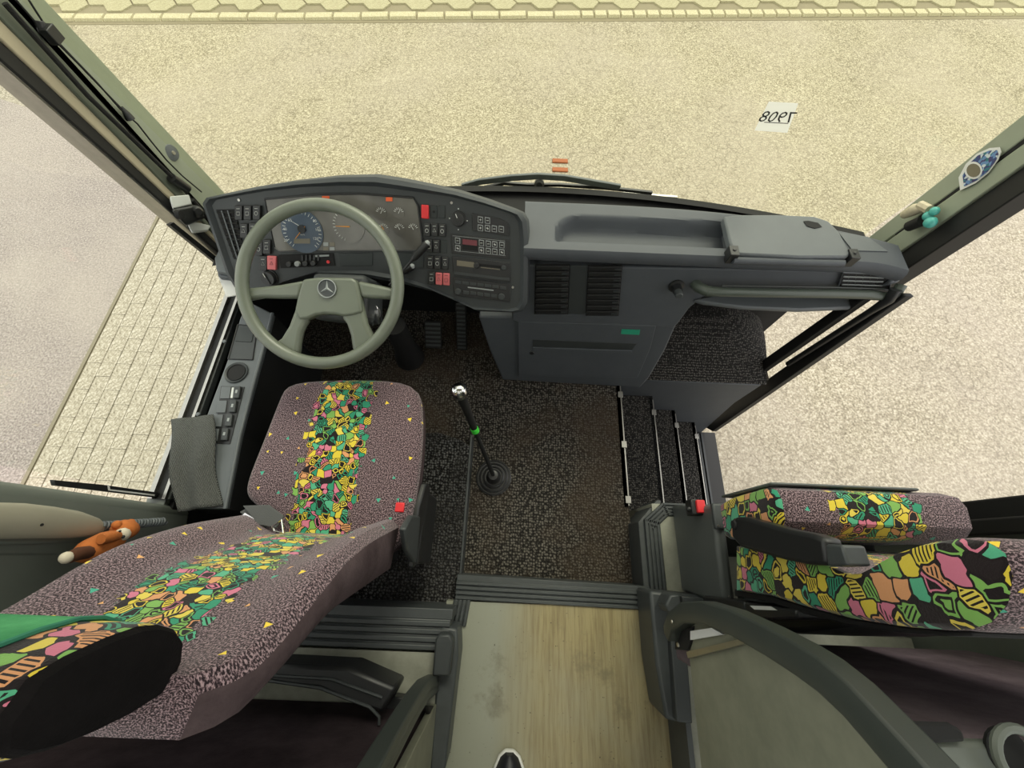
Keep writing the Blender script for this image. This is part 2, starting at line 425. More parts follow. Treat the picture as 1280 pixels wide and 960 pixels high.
def ribbed(p0, p1, side, up, wid, ribs=4, h=.012, base=.02):
    """strip from p0 to p1, width along side, with lengthwise ribs standing up"""
    p0, p1, side, up = Vector(p0), Vector(p1), Vector(side).normalized(), Vector(up).normalized()
    prof = [(0, -base)]
    st = wid / ribs
    for i in range(ribs):
        a = i * st
        prof += [(a, 0), (a + st * .12, h), (a + st * .72, h), (a + st * .84, 0)]
    prof += [(wid, 0), (wid, -base)]
    mb = MB(); k = len(prof)
    vs = [p + side * a + up * b for p in (p0, p1) for a, b in prof]
    mb.add(vs, [(j, (j + 1) % k, k + (j + 1) % k, k + j) for j in range(k)] + [list(range(k - 1, -1, -1)), list(range(k, 2 * k))])
    return mb

# =================================================================== GROUND OUTSIDE
GZ = -1.0
g = ST(O('ground', MB().box((-12, -8, GZ - .3), (12, 16, GZ)), 'gnd'))
ORG['ground'] = ORG[g.name]
a = ST(O('asphalt_lane', MB().slab([(-12, -8, GZ), (-3.2, -8, GZ), (-3.2, 2.7, GZ), (-4.3, 3.75, GZ), (-5.4, 4.13, GZ), (-12, 3.6, GZ)], (0, 0, .012)), 'asphalt'))
ST(O('joint_bed', MB().box((-3.2, -.1, GZ), (-1.62, 2.76, GZ + .004)), 'joint'))
a.name = 'asphalt_ground'
def shared(name, mb, mat, parent, locs, bevel=0):
    base = None
    for i, l in enumerate(locs):
        if base is None:
            me = bpy.data.meshes.new(name); me.from_pydata([tuple(p) for p in mb.v], [], mb.f); me.materials.append(MT[mat]); me.update(); base = me
        o = bpy.data.objects.new(name, base); COL.objects.link(o); o.parent = parent; o.location = Vector(l[:3]) - org(parent)
        o.rotation_euler = (random.uniform(-.006, .006), random.uniform(-.006, .006), l[3] if len(l) > 3 else 0)
bk = MB().hexa([(-.055, -.105, 0), (.055, -.105, 0), (.055, .1055, 0), (-.055, .1055, 0), (-.0525, -.1048, .02), (.0525, -.1048, .02), (.0525, .1048, .02), (-.0525, .1048, .02)])
locs = []
for i in range(14):
    for j in range(13):
        locs.append((-3.12 + i * .112, .03 + (j + .5 * (i % 2)) * .212, GZ + random.uniform(-.004, .0), random.uniform(-.01, .01)))
shared('brick', bk, 'brick', g, locs)
# edging between asphalt and bricks
ST(O('trim_ground_edging', MB().box((-3.215, -4, GZ), (-3.19, 2.72, GZ + .014)), 'joint'))
# hexagonal pavers and the row of kerb stones beyond the bus
ST(O('paver_bed', MB().slab([(-7.8, 5.3, GZ), (8.4, 6.63, GZ), (8.4, 9.2, GZ), (-7.8, 7.8, GZ)], (0, 0, .004)), 'joint')).name = 'trim_paver_bed'
R_ = .17
hp = []
for sc, z in ((1, 0), (.978, .022)): hp.append([Vector((math.cos(PI / 3 * k) * R_ * sc, math.sin(PI / 3 * k) * R_ * sc * .92, z)) for k in range(6)])
hx = MB().add(hp[0] + hp[1], [tuple(range(5, -1, -1)), tuple(range(6, 12))] + [(k, (k + 1) % 6, 6 + (k + 1) % 6, 6 + k) for k in range(6)])
locs = []
for i in range(57):
    for j in range(5):
        x = -7.0 + i * R_ * 1.515; y = 6.33 + (j + .5 * (i % 2)) * R_ * 1.605
        y += .082 * x
        locs.append((x, y, GZ + random.uniform(-.004, .003), .082))
shared('hexagonal_paver', hx, 'paver', g, locs)
locs = []
x = -7.3
while x < 7.6:
    big = x < .6
    l = .32 if big else .15
    locs.append((x + l / 2, 6.07 + .082 * x, GZ + random.uniform(0, .006), .082 + random.uniform(-.02, .02), l)); x += l + .012
for big in (True, False):
    l = .32 if big else .15
    km = MB().hexa([(-l / 2, -.06, 0), (l / 2, -.06, 0), (l / 2, .06, 0), (-l / 2, .06, 0), (-l / 2 + .008, -.052, .03), (l / 2 - .008, -.052, .03), (l / 2 - .008, .052, .03), (-l / 2 + .008, .052, .03)])
    shared('kerb_stone', km, 'kerb', g, [q for q in locs if (q[4] > .3) == big])
# orange bricks set in front of the bus
for k, (px, py) in enumerate([(700, 202), (700, 213)]):
    p = at(px, py, z=GZ)
    T(O('marker_brick', MB().box((p.x - .075, p.y - .025, GZ), (p.x + .075, p.y + .025, GZ + .015)), 'terracotta', bevel=.003),
      ['orange marker brick in the ground beyond the wiper, the farther of the pair', 'orange marker brick in the ground beyond the wiper, the nearer of the pair'][k], 'brick', 'orange bricks beyond the wiper')

# =================================================================== SHELL
XL, XR = -1.1, 1.32
# cockpit floor, driver platform, aisle, passenger platforms
EX = .515; FY = .79
ST(O('floor', MB().box((-1.1, -.12, -.1), (EX, 1.14, 0)).box((EX, FY + .031, -.1), (1.24, 1.14, 0)), 'carpet'))
pf = [at(527, 541, z=.1), at(548, 540, z=.1), at(575, 549, z=.1), at(590, 558, z=.1)]
ST(O('floor_driver_platform', MB().slab([(-1.08, .5, 0), (pf[0].x, pf[0].y, 0), (pf[1].x, pf[1].y, 0), (pf[2].x, pf[2].y, 0), (-.165, pf[3].y, 0), (-.165, -.2, 0), (-1.08, -.2, 0)], (0, 0, .1)), 'carpet2', bevel=.008))
ST(O('trim_platform_edge', MB().box((-.168, -.1, .0), (-.160, .46, .098)), 'trim', bevel=.002))
ST(O('floor_aisle', MB().box((-.2, -3, -.05), (.56, -.16, .148)), 'lino'))
ST(O('floor_left_rear', MB().box((-1.08, -3, .0), (-.19, -.29, .285)), 'lino2'))
ST(O('floor_right_rear', MB().box((.55, -3, -.0), (1.3, -.2, .285)), 'lino2'))
ST(O('floor_guide_corner', MB().box((.56, -.2, -.8), (1.3, .2, .148)), 'lino2'))
# ribbed trims on the step up to the aisle
def trim(name, mb): return ST(O(name, mb, 'trim', bevel=.002))
trim('trim_aisle_front', ribbed((-.17, -.155, .15), (.53, -.165, .15), (0, 1, 0), (0, 0, 1), .062, 4, .006, .16))
trim('trim_aisle_lip', MB().slab([(-.17, -.105, 0), (.53, -.115, 0), (.53, -.09, 0), (-.17, -.075, 0)], (0, 0, .145)))
trim('trim_aisle_left', ribbed((-.115, -.155, .152), (-.125, -.235, .152), (-1, 0, 0), (0, 0, 1), .06, 4, .006, .05))
trim('trim_left_platform', ribbed((-1.05, -.285, .285), (-.165, -.285, .285), (0, 1, 0), (0, 0, 1), .085, 4, .007, .1))
trim('trim_left_platform_lip', MB().box((-1.05, -.2, .1), (-.16, -.17, .285)))
# corner ledge beside the steps
cp = [at(802, 640, z=.15), at(820, 627, z=.15), at(868, 628, z=.15)]
trim('trim_ledge_front', ribbed((.60, .205, .15), (1.0, .205, .15), (0, -1, 0), (0, 0, 1), .05, 4, .006, .3))
trim('trim_ledge_side', ribbed((.525, .14, .15), (.525, -.12, .15), (1, 0, 0), (0, 0, 1), .06, 4, .006, .3))
trim('trim_ledge_corner', ribbed((.60, .205, .15), (.525, .14, .15), (.66, -.75, 0), (0, 0, 1), .05, 4, .006, .3))
trim('trim_ledge_wall', MB().box((.505, -.1, 0), (.527, .13, .14)).slab([(.505, .13, -.05), (.527, .13, -.05), (.6, .2, -.05), (.6, .215, -.05), (.585, .215, -.05)], (0, 0, .19)))
# steps
rowz = [0, -.2, -.4, -.6, -.8]
nx = [EX, at(815, 491, z=-.2).x, at(843, 508, z=-.4).x, at(868, 525, z=-.6).x, at(893, 538, z=-.8).x]
for i in range(1, 5):
    z = rowz[i]
    s = ST(O('step', MB().box((nx[i - 1] - .02, .19, z - .1), (nx[i], FY, z)), 'stepc' if i < 4 else 'rubber'))
    s.name = 'trim_step_%d' % i
    ORG[s.name] = s.location.copy()
    if i == 4:
        for k in range(6):
            O('rib', MB().box((nx[3] + .01 + k * .022, .2, z), (nx[3] + .022 + k * .022, FY - .01, z + .012)), 'face', s)
for i in range(0, 4):
    z = rowz[i]
    nz = T(O('step_nosing', MB().box((nx[i] - .003, .205, z - .012), (nx[i] + .003, FY - .02, z + .002)), 'alu', bevel=.001),
      ['thin metal nosing along the cockpit floor edge, topmost of the steps', 'thin metal nosing on the second entry step edge', 'thin metal nosing on the third entry step edge', 'thin metal nosing on the fourth entry step edge'][i], 'nosing', 'step nosings')
    ORG[nz.name] = nz.location.copy()
    for yy in ((.23, .47, .71) if i == 0 else (.23, .70)):
        O('clip', MB().box((nx[i] - .014, yy - .015, z), (nx[i] + .009, yy + .015, z + .006)), 'alu', nz, bevel=.001)
ST(O('wall_step_risers', MB().box((EX - .02, .2, -.2), (EX - .004, FY, 0)).box((nx[1] - .02, .2, -.4), (nx[1] - .004, FY, -.2)).box((nx[2] - .02, .2, -.6), (nx[2] - .004, FY, -.4)).box((nx[3] - .02, .2, -.8), (nx[3] - .004, FY, -.6)), 'matte'))
ST(O('wall_entry_front', MB().slab([(EX, FY, 0), (1.2, FY, 0), (1.2, FY, -.25), (1.28, FY, -.85), (EX, FY, -.85)], (0, .03, 0)), 'dash', bevel=.006))
# left side wall
ST(O('wall_left', MB().box((XL - .06, -3, -.7), (XL, 1.16, .40)).box((XL - .06, -3, .4), (XL, .02, 1.0)), 'post'))
ST(O('wall_left_lining', MB().box((XL, -.15, 0), (XL + .015, 1.18, .38)), 'matte'))
ST(O('wall_right', MB().box((XR, -3, -.7), (XR + .06, .14, .9)), 'post'))
ST(O('wall_front', MB().box((XL, 1.13, -.5), (XR, 1.16, .56)), 'matte'))
ST(O('wall_back', MB().box((XL - .06, -3.06, -.3), (XR + .06, -3, 2.3)), 'post'))
ST(O('ceiling', MB().box((XL - .06, -3.06, 2.25), (XR + .06, .9, 2.3)), 'ceiling'))
ST(O('window_2', MB().box((XL - .04, -3, 1.0), (XL - .034, .02, 2.25)), 'glass'))
ST(O('window_3', MB().box((XR + .034, -3, .9), (XR + .04, .1, 2.25)), 'glass'))
ST(O('window_1', MB().box((XL - .04, .14, .40), (XL - .034, 1.0, 2.2)), 'glass'))
# unseen strip lamps over the aisle, added to light the interior
for i, y in enumerate((-.7, -1.9)):
    for sx in (-.32, .62):
        l = thing('added_ceiling_lamp', (sx, y, 2.2), 'added unseen strip lamp on the ceiling, %s and on the %s side' % (('nearer the windscreen', 'farther from the windscreen')[i], 'driver' if sx < 0 else 'door'), 'lamp', 'added strip lamps')
        O('housing', MB().box((sx - .07, y - .5, 2.215), (sx + .07, y + .5, 2.25)), 'ceiling', l)
        O('diffuser', MB().box((sx - .055, y - .48, 2.2), (sx + .055, y + .48, 2.215)), 'lamp', l)

# windscreen: curved glass, black gutter, lower frame
def wsb(x): t = (x - .1) / 1.22; return 1.34 - .17 * t * t
wsn = 24
def wsf(a, b):
    x = XL + (XR - XL) * a; return V(x, wsb(x) - .26 * b, .58 + 1.65 * b)
ST(O('window_front', MB().grid(wsn, 4, wsf), 'screen', smooth=True))
gm = MB()
gm.grid(wsn, 1, lambda a, b: V(XL + (XR - XL) * a, wsb(XL + (XR - XL) * a) - .26 * b, .57))
gm.grid(wsn, 1, lambda a, b: V(XL + (XR - XL) * a, wsb(XL + (XR - XL) * a) + .012, .35 + .24 * b))
gm.grid(wsn, 1, lambda a, b: V(XL + (XR - XL) * a, wsb(XL + (XR - XL) * a) + .012 - .03 * b, .59))
ST(O('trim_windscreen_gutter', gm, 'matte', recalc=False))

# pillars : strips ruled between two measured heights on the side plane
def strip(name, A0, A1, B0, B1, x, thick, mat, z0, z1, parent=None, bevel=.004):
    ln = []
    for p, q in ((A0, A1), (B0, B1)):
        P, Q = at(*p, x=x), at(*q, x=x)
        d = (Q - P) / (Q.z - P.z); ln.append((P + d * (z0 - P.z), P + d * (z1 - P.z)))
    (a0, a1), (b0, b1) = ln; t = V(thick, 0, 0)
    return O(name, MB().hexa([a0, b0, b0 + t, a0 + t, a1, b1, b1 + t, a1 + t]), mat, parent, bevel=bevel)
pl = thing('windscreen_pillar', (XL, 1.1, .55), 'green-grey windscreen pillar on the left, beside the steering wheel', 'pillar')
strip('inner_panel', (282, 242), (57, 0), (228, 232), (18, 0), -1.10, -.09, 'pillar', .5, 2.25, pl)
strip('seam', (228, 232), (18, 0), (224, 233), (12, 0), -1.102, -.05, 'matte', .5, 2.25, pl, 0)
strip('dark_panel', (224, 233), (11, 0), (214, 238), (0, 22), -1.095, -.09, 'pillar2', .5, 2.25, pl)
strip('edge_strip', (214, 239), (0, 23), (208, 244), (0, 48), -1.10, -.08, 'tan', .5, 2.25, pl)
strip('rubber_seal', (214, 246), (0, 50), (206, 256), (0, 74), -1.105, -.07, 'rubber', .3, 2.25, pl)
strip('outer_frame', (206, 256), (0, 74), (203, 257), (0, 79), -1.11, -.06, 'alu', .3, 2.25, pl)
pr = thing('windscreen_pillar', (XR, 1.05, .55), 'green-grey windscreen pillar on the right, beside the door', 'pillar')
strip('inner_panel', (1090, 293), (1279, 143), (1106, 302), (1279, 174), 1.30, .09, 'pillar', .5, 2.25, pr)
strip('seam', (1106, 302), (1279, 174), (1107, 303), (1279, 180), 1.302, .05, 'matte', .7, 2.25, pr, 0)
strip('dark_panel', (1107, 303), (1279, 180), (1122, 317), (1279, 206), 1.295, .09, 'pillar', .5, 2.25, pr)
strip('rubber_seal', (1122, 317), (1279, 207), (1136, 335), (1279, 240), 1.305, .07, 'rubber', .5, 2.25, pr)
# wiring cable clipped to the left pillar
def onL(px, py, off=.012): return at(px, py, x=XL + off)
cab = [(36, 0), (50, 22), (66, 46), (95, 76), (122, 104), (150, 136), (172, 155), (190, 178), (208, 200), (228, 220), (252, 240)]
t = thing('pillar_cable', onL(150, 136), 'thin black cable running down the left windscreen pillar', 'cable')
O('wire', MB().tube([onL(*p) for p in cab], .0022, 6), 'matte', t, smooth=True)
O('wire', MB().tube([onL(*p) for p in [(20, 0), (48, 32), (70, 52), (98, 80), (125, 108), (152, 136)]], .0022, 6), 'matte', t, smooth=True)
p = onL(58, 38); O('clip', MB().tube([onL(48, 26), onL(55, 40), onL(66, 46)], .011, 8).box(p - V(.0, .02, .02), p + V(.02, .01, .01)), 'black', t, bevel=.002)
O('plug', MB().tube([onL(152, 134), onL(158, 142), onL(163, 149)], [.004, .009, .012], 10), 'black', t, smooth=True)
# small suction disc
c = onL(214, 191, .0)
t = thing('suction_disc', c, 'small round grey suction disc on the left windscreen pillar', 'disc')
O('disc', MB().lathe(c, (1, -.2, .1), [(0, 0), (.024, .0), (.022, .004), (.006, .007), (0, .007)], 24), 'panelgrey', t, smooth=True)
O('hub', MB().lathe(c + V(.007, 0, 0), (1, -.2, .1), [(0, 0), (.006, 0), (.005, .003), (0, .003)], 12), 'handset', t, smooth=True)
# curtain rod along the pillar ending in a clamp
t = thing('pillar_clamp', onL(228, 260), 'black and silver holder clamp at the foot of the left pillar', 'clamp')
O('rod', MB().tube([onL(6, 4, .02), onL(110, 120, .02), onL(224, 230, .02)], .006, 8), 'matte', t, smooth=True)
O('rod_socket', MB().tube([onL(214, 222, .02), onL(234, 236, .02)], .014, 12), 'black', t, smooth=True)
O('upper_plate', MB().hexa([onL(212, 250, .01), onL(236, 246, .01), onL(240, 258, .01), onL(216, 262, .01), onL(212, 245, .03), onL(236, 243, .03), onL(240, 255, .03), onL(216, 261, .03)]), 'white', t, bevel=.003)
O('body', MB().hexa([onL(214, 262, .005), onL(246, 256, .005), onL(258, 272, .005), onL(232, 284, .005), onL(214, 262, .05), onL(246, 256, .05), onL(256, 272, .05), onL(232, 282, .05)]), 'black', t, bevel=.006)
O('cap', MB().lathe(onL(222, 268, .05), (1, 0, 0), [(0, 0), (.014, 0), (.012, .012), (0, .012)], 14), 'matte', t, smooth=True)
O('knuckle', MB().lathe(onL(242, 265, .03), (1, -.4, .5), [(0, 0), (.018, 0), (.018, .03), (.01, .04), (0, .04)], 12), 'black', t, smooth=True)
O('lower_plate', MB().hexa([onL(232, 276, .01), onL(262, 284, .01), onL(258, 290, .01), onL(240, 292, .01), onL(232, 274, .03), onL(264, 282, .03), onL(260, 288, .03), onL(240, 290, .03)]), 'white', t, bevel=.003)
O('arm', MB().tube([onL(240, 250, .03), onL(262, 276, .03), onL(270, 290, .02)], .008, 8), 'matte', t, smooth=True)
# right pillar : oval sticker, rolled bundle
RP = Pl((1.293, 1.0, .9), (0, 1, 0), (0, 0, 1))
def onR(px, py, off=0): return at(px, py, x=1.29 - off)
ring = [(1201, 238), (1199, 222), (1208, 205), (1222, 192), (1238, 185), (1250, 184), (1252, 190), (1248, 200), (1236, 216), (1220, 229)]
t = thing('pillar_sticker', onR(1226, 210), 'oval blue and white sticker on the right windscreen pillar', 'sticker')
O('backing', MB().slab([onR(*q) for q in ring], (-.002, 0, 0)), 'paper', t)
cx, cy = sum(q[0] for q in ring) / 10, sum(q[1] for q in ring) / 10
O('print', MB().slab([onR(cx + (a - cx) * .84, cy + (b - cy) * .84, .003) for a, b in ring], (-.001, 0, 0)), 'bluepat', t)
O('ring', MB().slab([onR(1217 + 11 * math.cos(k * PI / 8) , 213 + 11 * math.sin(k * PI / 8), .005) for k in range(16)], (-.001, 0, 0)), 'paper', t)
O('centre', MB().slab([onR(1217 + 8.5 * math.cos(k * PI / 8) , 213 + 8.5 * math.sin(k * PI / 8), .0065) for k in range(16)], (-.001, 0, 0)), 'lcd', t)
t = thing('rolled_bundle', onR(1150, 270), 'small bundle of cream, black and turquoise rolls clipped to the right pillar', 'bundle')
O('cream_roll', MB().tube([onR(1131, 268, .02), onR(1143, 262, .03), onR(1158, 258, .02)], [.014, .018, .014], 12).tube([onR(1150, 256, .03), onR(1162, 262, .03)], .013, 8), 'cream', t, smooth=True)
O('black_roll', MB().tube([onR(1136, 283, .02), onR(1153, 276, .025)], [.016, .016], 12), 'matte', t, smooth=True)
O('wrap', MB().ball(onR(1163, 278, .03), .017).ball(onR(1168, 264, .03), .013).ball(onR(1160, 270, .03), .014), 'teal', t, smooth=True)
# paper with mirrored number on the windscreen
PP = Pl((.67, 1.20, 1.0), (1, 0, 0), (0, -.155, 1))
q = [PP.px(*c) for c in [(943, 163), (984, 166), (998, 129), (961, 127)]]
t = thing('number_note', q[0], 'white paper note with handwritten 7908, stuck to the windscreen', 'note')
O('sheet', MB().add(q, [(0, 1, 2, 3)]), 'thin', t, recalc=False)
cc = PP.loc(PP.px(971, 146))
nb = PP.n * -1
PQ = Pl(PP.o, PP.u, PP.v)
O('number', text_mb('7908', PQ, .05, cc[0], cc[1], .003, True), 'ink', t, recalc=False)
e0, e1 = PP.px(955, 152), PP.px(985, 153.5)
O('underline', MB().tube([e0 + V(0, -.003, 0), e1 + V(0, -.003, 0)], .001, 5), 'ink', t)

# wiper outside the windscreen
t = thing('windscreen_wiper', (.2, 1.37, .6), 'black windscreen wiper lying along the bottom of the glass', 'wiper')
WY = lambda px, py: at(px, py, y=1.385)
O('arm', MB().sweep([WY(*p) for p in [(578, 233), (600, 227), (640, 222), (672, 220), (705, 222), (740, 228), (775, 234)]], [(-.012, -.006), (.012, -.006), (.012, .006), (-.012, .006)], (0, 0, 1)), 'panelgrey', t, bevel=.002)
O('arm', MB().sweep([WY(*p) for p in [(600, 236), (630, 229), (660, 231), (700, 231), (760, 235), (815, 241)]], [(-.006, -.005), (.006, -.005), (.006, .005), (-.006, .005)], (0, 0, 1)), 'black', t)
O('blade', MB().sweep([WY(*p) for p in [(590, 239), (650, 238), (720, 240), (790, 243), (846, 247)]], [(-.006, -.005), (.006, -.005), (.006, .005), (-.006, .005)], (0, 0, 1)), 'alu', t)
O('rubber', MB().sweep([WY(*p) for p in [(600, 242), (660, 241), (730, 243), (830, 248)]], [(-.006, -.004), (.006, -.004), (.006, .004), (-.006, .004)], (0, 0, 1)), 'rubber', t)
O('pivot', MB().lathe(WY(674, 229), (0, -1, .3), [(0, 0), (.02, 0), (.02, .012), (.012, .02), (0, .02)], 14), 'black', t, smooth=True)

# left window : rail, latch plate, B pillar
sl = thing('window_sill', (XL, .5, .38), 'grey metal sill along the bottom of the left driver window', 'sill')
O('sill_bar', MB().box((XL - .05, .12, .36), (XL + .015, .99, .405)), 'trim', sl, bevel=.003)
O('track', MB().box((XL - .045, .12, .405), (XL - .03, .99, .42)).box((XL - .0, .12, .405), (XL + .01, .99, .418)), 'alu', sl)
O('seal', MB().box((XL - .03, .12, .400), (XL - .0, .99, .408)), 'rubber', sl)
def onW(px, py, o=0): return at(px, py, x=XL - .02 + o)
t = thing('window_rail', onW(230, 290), 'dark upright rail near the front edge of the left window', 'rail')
O('bar', MB().slab([onW(212, 281), onW(217, 278), onW(272, 322), onW(270, 328)], (-.012, 0, 0)), 'black', t)
t = thing('window_latch', onW(130, 608), 'black latch strip with pale outline at the rear of the left window', 'latch')
O('strip', MB().slab([onW(68, 600), onW(70, 607), onW(195, 622), onW(200, 616), onW(130, 606)], (-.012, 0, 0)), 'black', t)
O('outline', MB().slab([onW(134, 606, .002), onW(135, 613, .002), onW(192, 620, .002), onW(193, 618, .002), onW(137, 611.5, .002), onW(136, 607, .002)], (.002, 0, 0)), 'paper', t)
ST(O('trim_left_post', MB().slab([(XL, .104, .3), (XL + .02, .09, .3), (XL + .03, .02, .3), (XL - .0, -.05, .3), (XL - .07, -.05, .3), (XL - .07, .104, .3)], (0, 0, 1.95)), 'post', bevel=.012))
# right door rear post, door pillar
ST(O('trim_door_rear_post', MB().box((1.26, .10, -.8), (1.36, .18, 2.2)).box((1.235, .09, -.5), (1.26, .13, 2.2)), 'rubber', bevel=.006))
a0 = [(1110, 372), (1080, 372), (960, 462), (942, 478), (884, 530), (897, 536), (968, 462)]
dp = thing('door_pillar', (1.27, .82, -.8), 'black upright door pillar at the front of the open entrance', 'pillar')
X1 = 1.27
O('post', MB().slab([at(1128, 366, x=X1), at(1104, 372, x=X1), at(882, 528, x=X1), at(879, 533, x=X1), at(890, 539, x=X1), at(1132, 370, x=X1)], (.03, 0, 0)), 'rubber', dp, bevel=.004)
O('inner_edge', MB().slab([at(1080, 374, x=1.2), at(1060, 374, x=1.2), at(925, 470, x=1.2), at(938, 474, x=1.2)], (.03, 0, 0)), 'rubber', dp, bevel=.004)
# entry ledge carpet hump
hb = MB()
def hump(a, b):
    x = .60 + a * .62; y = .792 + b * .33
    z = .002 + .17 * max(0, math.sin(min(1, b * 1.2) * PI / 2)) * (1 - max(0, (a - .6) / .4) ** 2 * .6)
    return V(x, y, z)
hb.grid(14, 10, hump)
ST(O('floor_entry_ledge', hb, 'stepc', smooth=True, recalc=False))

# =================================================================== DRIVER DASH
DP = Pl((-.5, 1.02, .87), (1, 0, 0), (0, .65, .76))   # face plane; u to the right, v up the slope, n towards driver
if DP.n.y > 0: DP.n = -DP.n
dash = thing('driver_dashboard', (-.5, 1.0, .0), 'charcoal driver dashboard pod with gauges, switches and radios behind the wheel', 'dashboard')
outl = [(265, 257), (270, 250), (290, 246), (330, 239), (377, 234), (430, 232), (471, 233), (500, 237), (530, 241), (564, 246), (600, 255), (632, 265), (642, 269), (648, 278), (650, 300), (650, 375), (645, 384), (636, 386), (590, 383), (565, 371), (535, 357), (500, 345), (460, 338), (400, 338), (360, 350), (325, 366), (306, 362), (293, 340)]
P3 = [DP.px(*p) for p in outl]
ctr = sum(P3, V(0, 0, 0)) / len(P3)
hs = MB()
rim = [ctr + (p - ctr) * 1.0 for p in P3]
# housing: front rim lip, then outward flare, then back
l0 = [p + DP.n * .0 for p in P3]
def grow(p, g_):
    d = p - ctr; return p + d.normalized() * g_
l1 = [grow(p, .012) + DP.n * .012 for p in P3]
l2 = [grow(p, .026) + DP.n * .004 for p in P3]
l3 = [grow(p, .034) - DP.n * .035 for p in P3]
l4 = [grow(p, -.01) + V(0, .085, -.11) for p in P3]
n = len(P3)
for a, b in ((l0, l1), (l1, l2), (l2, l3), (l3, l4)):
    hs.add(a + b, [(i, (i + 1) % n, n + (i + 1) % n, n + i) for i in range(n)])
hs.add(l4, [list(range(n))])
O('housing', hs, 'pod', dash, smooth=True)
O('face_panel', MB().slab(l0, -DP.n * .01), 'face', dash)
def quad(pts, h0, h1, pl=DP, ins=0):
    q = [pl.px(*p) for p in pts]
    if ins:
        c = sum(q, V(0, 0, 0)) / len(q); q = [c + (p - c) * (1 - ins) for p in q]
    return MB().slab([p + pl.n * h0 for p in q], pl.n * (h1 - h0))
def rect(c, w, h, sk=0.0): # pixel rectangle, sk shear of y with x
    x, y = c; return [(x - w / 2, y - h / 2 - sk), (x + w / 2, y - h / 2 + sk), (x + w / 2, y + h / 2 + sk), (x - w / 2, y + h / 2 - sk)]
# instrument cluster
cl = O('instrument_cluster', quad([(332, 249), (395, 243), (450, 242), (517, 247), (523, 258), (529, 309), (524, 313), (350, 314), (344, 309)], .0005, .004), 'cluster', dash)
fr_ = [DP.px(*p) + DP.n * .004 for p in [(332, 249), (395, 243), (450, 242), (517, 247), (523, 258), (529, 309), (524, 313), (350, 314), (344, 309)]]
O('cluster_bezel', MB().tube(fr_, .003, 6, closed=True), 'black', dash, smooth=True)
def disc(c, r, h0, h1, k=28):
    q = DP.px(*c); return MB().lathe(q + DP.n * h0, DP.n, [(0, 0), (r, 0), (r, h1 - h0), (0, h1 - h0)], k)
def ticks(c, r0, r1, a0, a1, n_, wd=.0009, h=.008):
    q = DP.px(*c) + DP.n * h; m = MB()
    for i in range(n_):
        a = math.radians(a0 + (a1 - a0) * i / (n_ - 1)); d = DP.u * math.cos(a) + DP.v * math.sin(a)
        m.tube([q + d * r0, q + d * r1], wd, 4)
    return m
def needle(c, r, a, wd=.0018, h=.0095):
    q = DP.px(*c) + DP.n * h; a = math.radians(a); d = DP.u * math.cos(a) + DP.v * math.sin(a)
    return MB().tube([q - d * r * .15, q + d * r], [wd, wd * .4], 5)
def ptext(s, size, c, h=.009):
    a, b = DP.loc(DP.px(*c)); 
    Q = Pl(DP.o, DP.u, DP.v); Q.n = DP.n
    return text_mb(s, Q, size, a, b, h)
sp = O('speedometer', disc((379, 289), .066, .004, .007), 'dialblue', dash)
O('tick_marks', ticks((379, 289), .052, .061, -50, 230, 27), 'white', sp)
O('hub', disc((379, 286), .012, .007, .013), 'black', sp)
O('needle', needle((381, 285), .045, 225), 'orange', sp)
O('needle', needle((381, 285), .04, 150, .0012), 'white', sp)
O('odometer', quad(rect((379, 301), 20, 6), .007, .0085), 'lcd', sp)
for s, c in (('20', (359, 300)), ('40', (358, 286)), ('60', (364, 275)), ('80', (395, 276)), ('100', (399, 287)), ('120', (396, 298)), ('km/h', (380, 293))):
    O('numeral', ptext(s, .012 if s != 'km/h' else .007, c), 'white', sp, recalc=False)
ta = O('rev_counter', disc((436, 282), .052, .004, .006), 'cluster', dash)
O('tick_marks', ticks((436, 282), .04, .047, 60, 250, 16), 'white', ta)
O('needle', needle((436, 283), .038, 180), 'orange', ta)
for k, c in enumerate([(477, 266), (499, 266), (480, 286), (500, 286), (517, 286)]):
    gz = O('gauge', disc(c, .018 if k < 4 else .014, .004, .0055, 20), 'cluster', dash)
    O('tick_marks', ticks(c, .010, .016, 20, 160, 7, .0008, .006), 'white', gz)
    O('needle', needle(c, .012, random.choice((60, 120, 90)), .001, .007), 'orange' if k == 2 else 'white', gz)
O('warning_lamp', quad(rect((408, 247), 9, 4), .004, .006), 'redlamp', dash); O('warning_lamp', quad(rect((487, 249), 8, 5), .004, .006), 'redlamp', dash)
for k, c in enumerate([(408, 305), (416, 305), (408, 311), (416, 311)]): O('symbol_plate', quad(rect(c, 6, 4.5), .004, .005), 'greyprint' if k % 3 == 0 else 'lcd', dash)
# rocker switches
def rocker(c, col='black', w_=9.5, h_=18, sy=True, lab=None):
    o = O('rocker_switch', quad(rect(c, w_, h_, .4), .001, .011), col, dash, bevel=.002)
    if lab: o['label'] = lab
    if sy:
        x, y = c; k = random.randint(0, 2)
        m = MB()
        pc = lambda dx, dy: DP.px(x + dx, y + dy) + DP.n * .0118
        if k == 0: m.tube([pc(-2, -1), pc(2, -1), pc(2, 3), pc(-2, 3)], .0006, 4, closed=True)
        elif k == 1: m.tube([pc(-2, 2), pc(0, -2), pc(2, 2)], .0006, 4, closed=True)
        else: m.tube([pc(2 * math.cos(q * PI / 4), 1 + 2.4 * math.sin(q * PI / 4)) for q in range(8)], .0006, 4, closed=True)
        m.tube([pc(-2, -5), pc(2, -5)], .0006, 4)
        O('symbol', m, 'white' if col == 'black' else 'ink', o)
    return o
for c in [(300.5, 265.7), (311.6, 265.7), (322.8, 265.4), (307, 288), (318, 287.5), (325.6, 310), (335.4, 308), (331, 328.5)]: rocker(c)
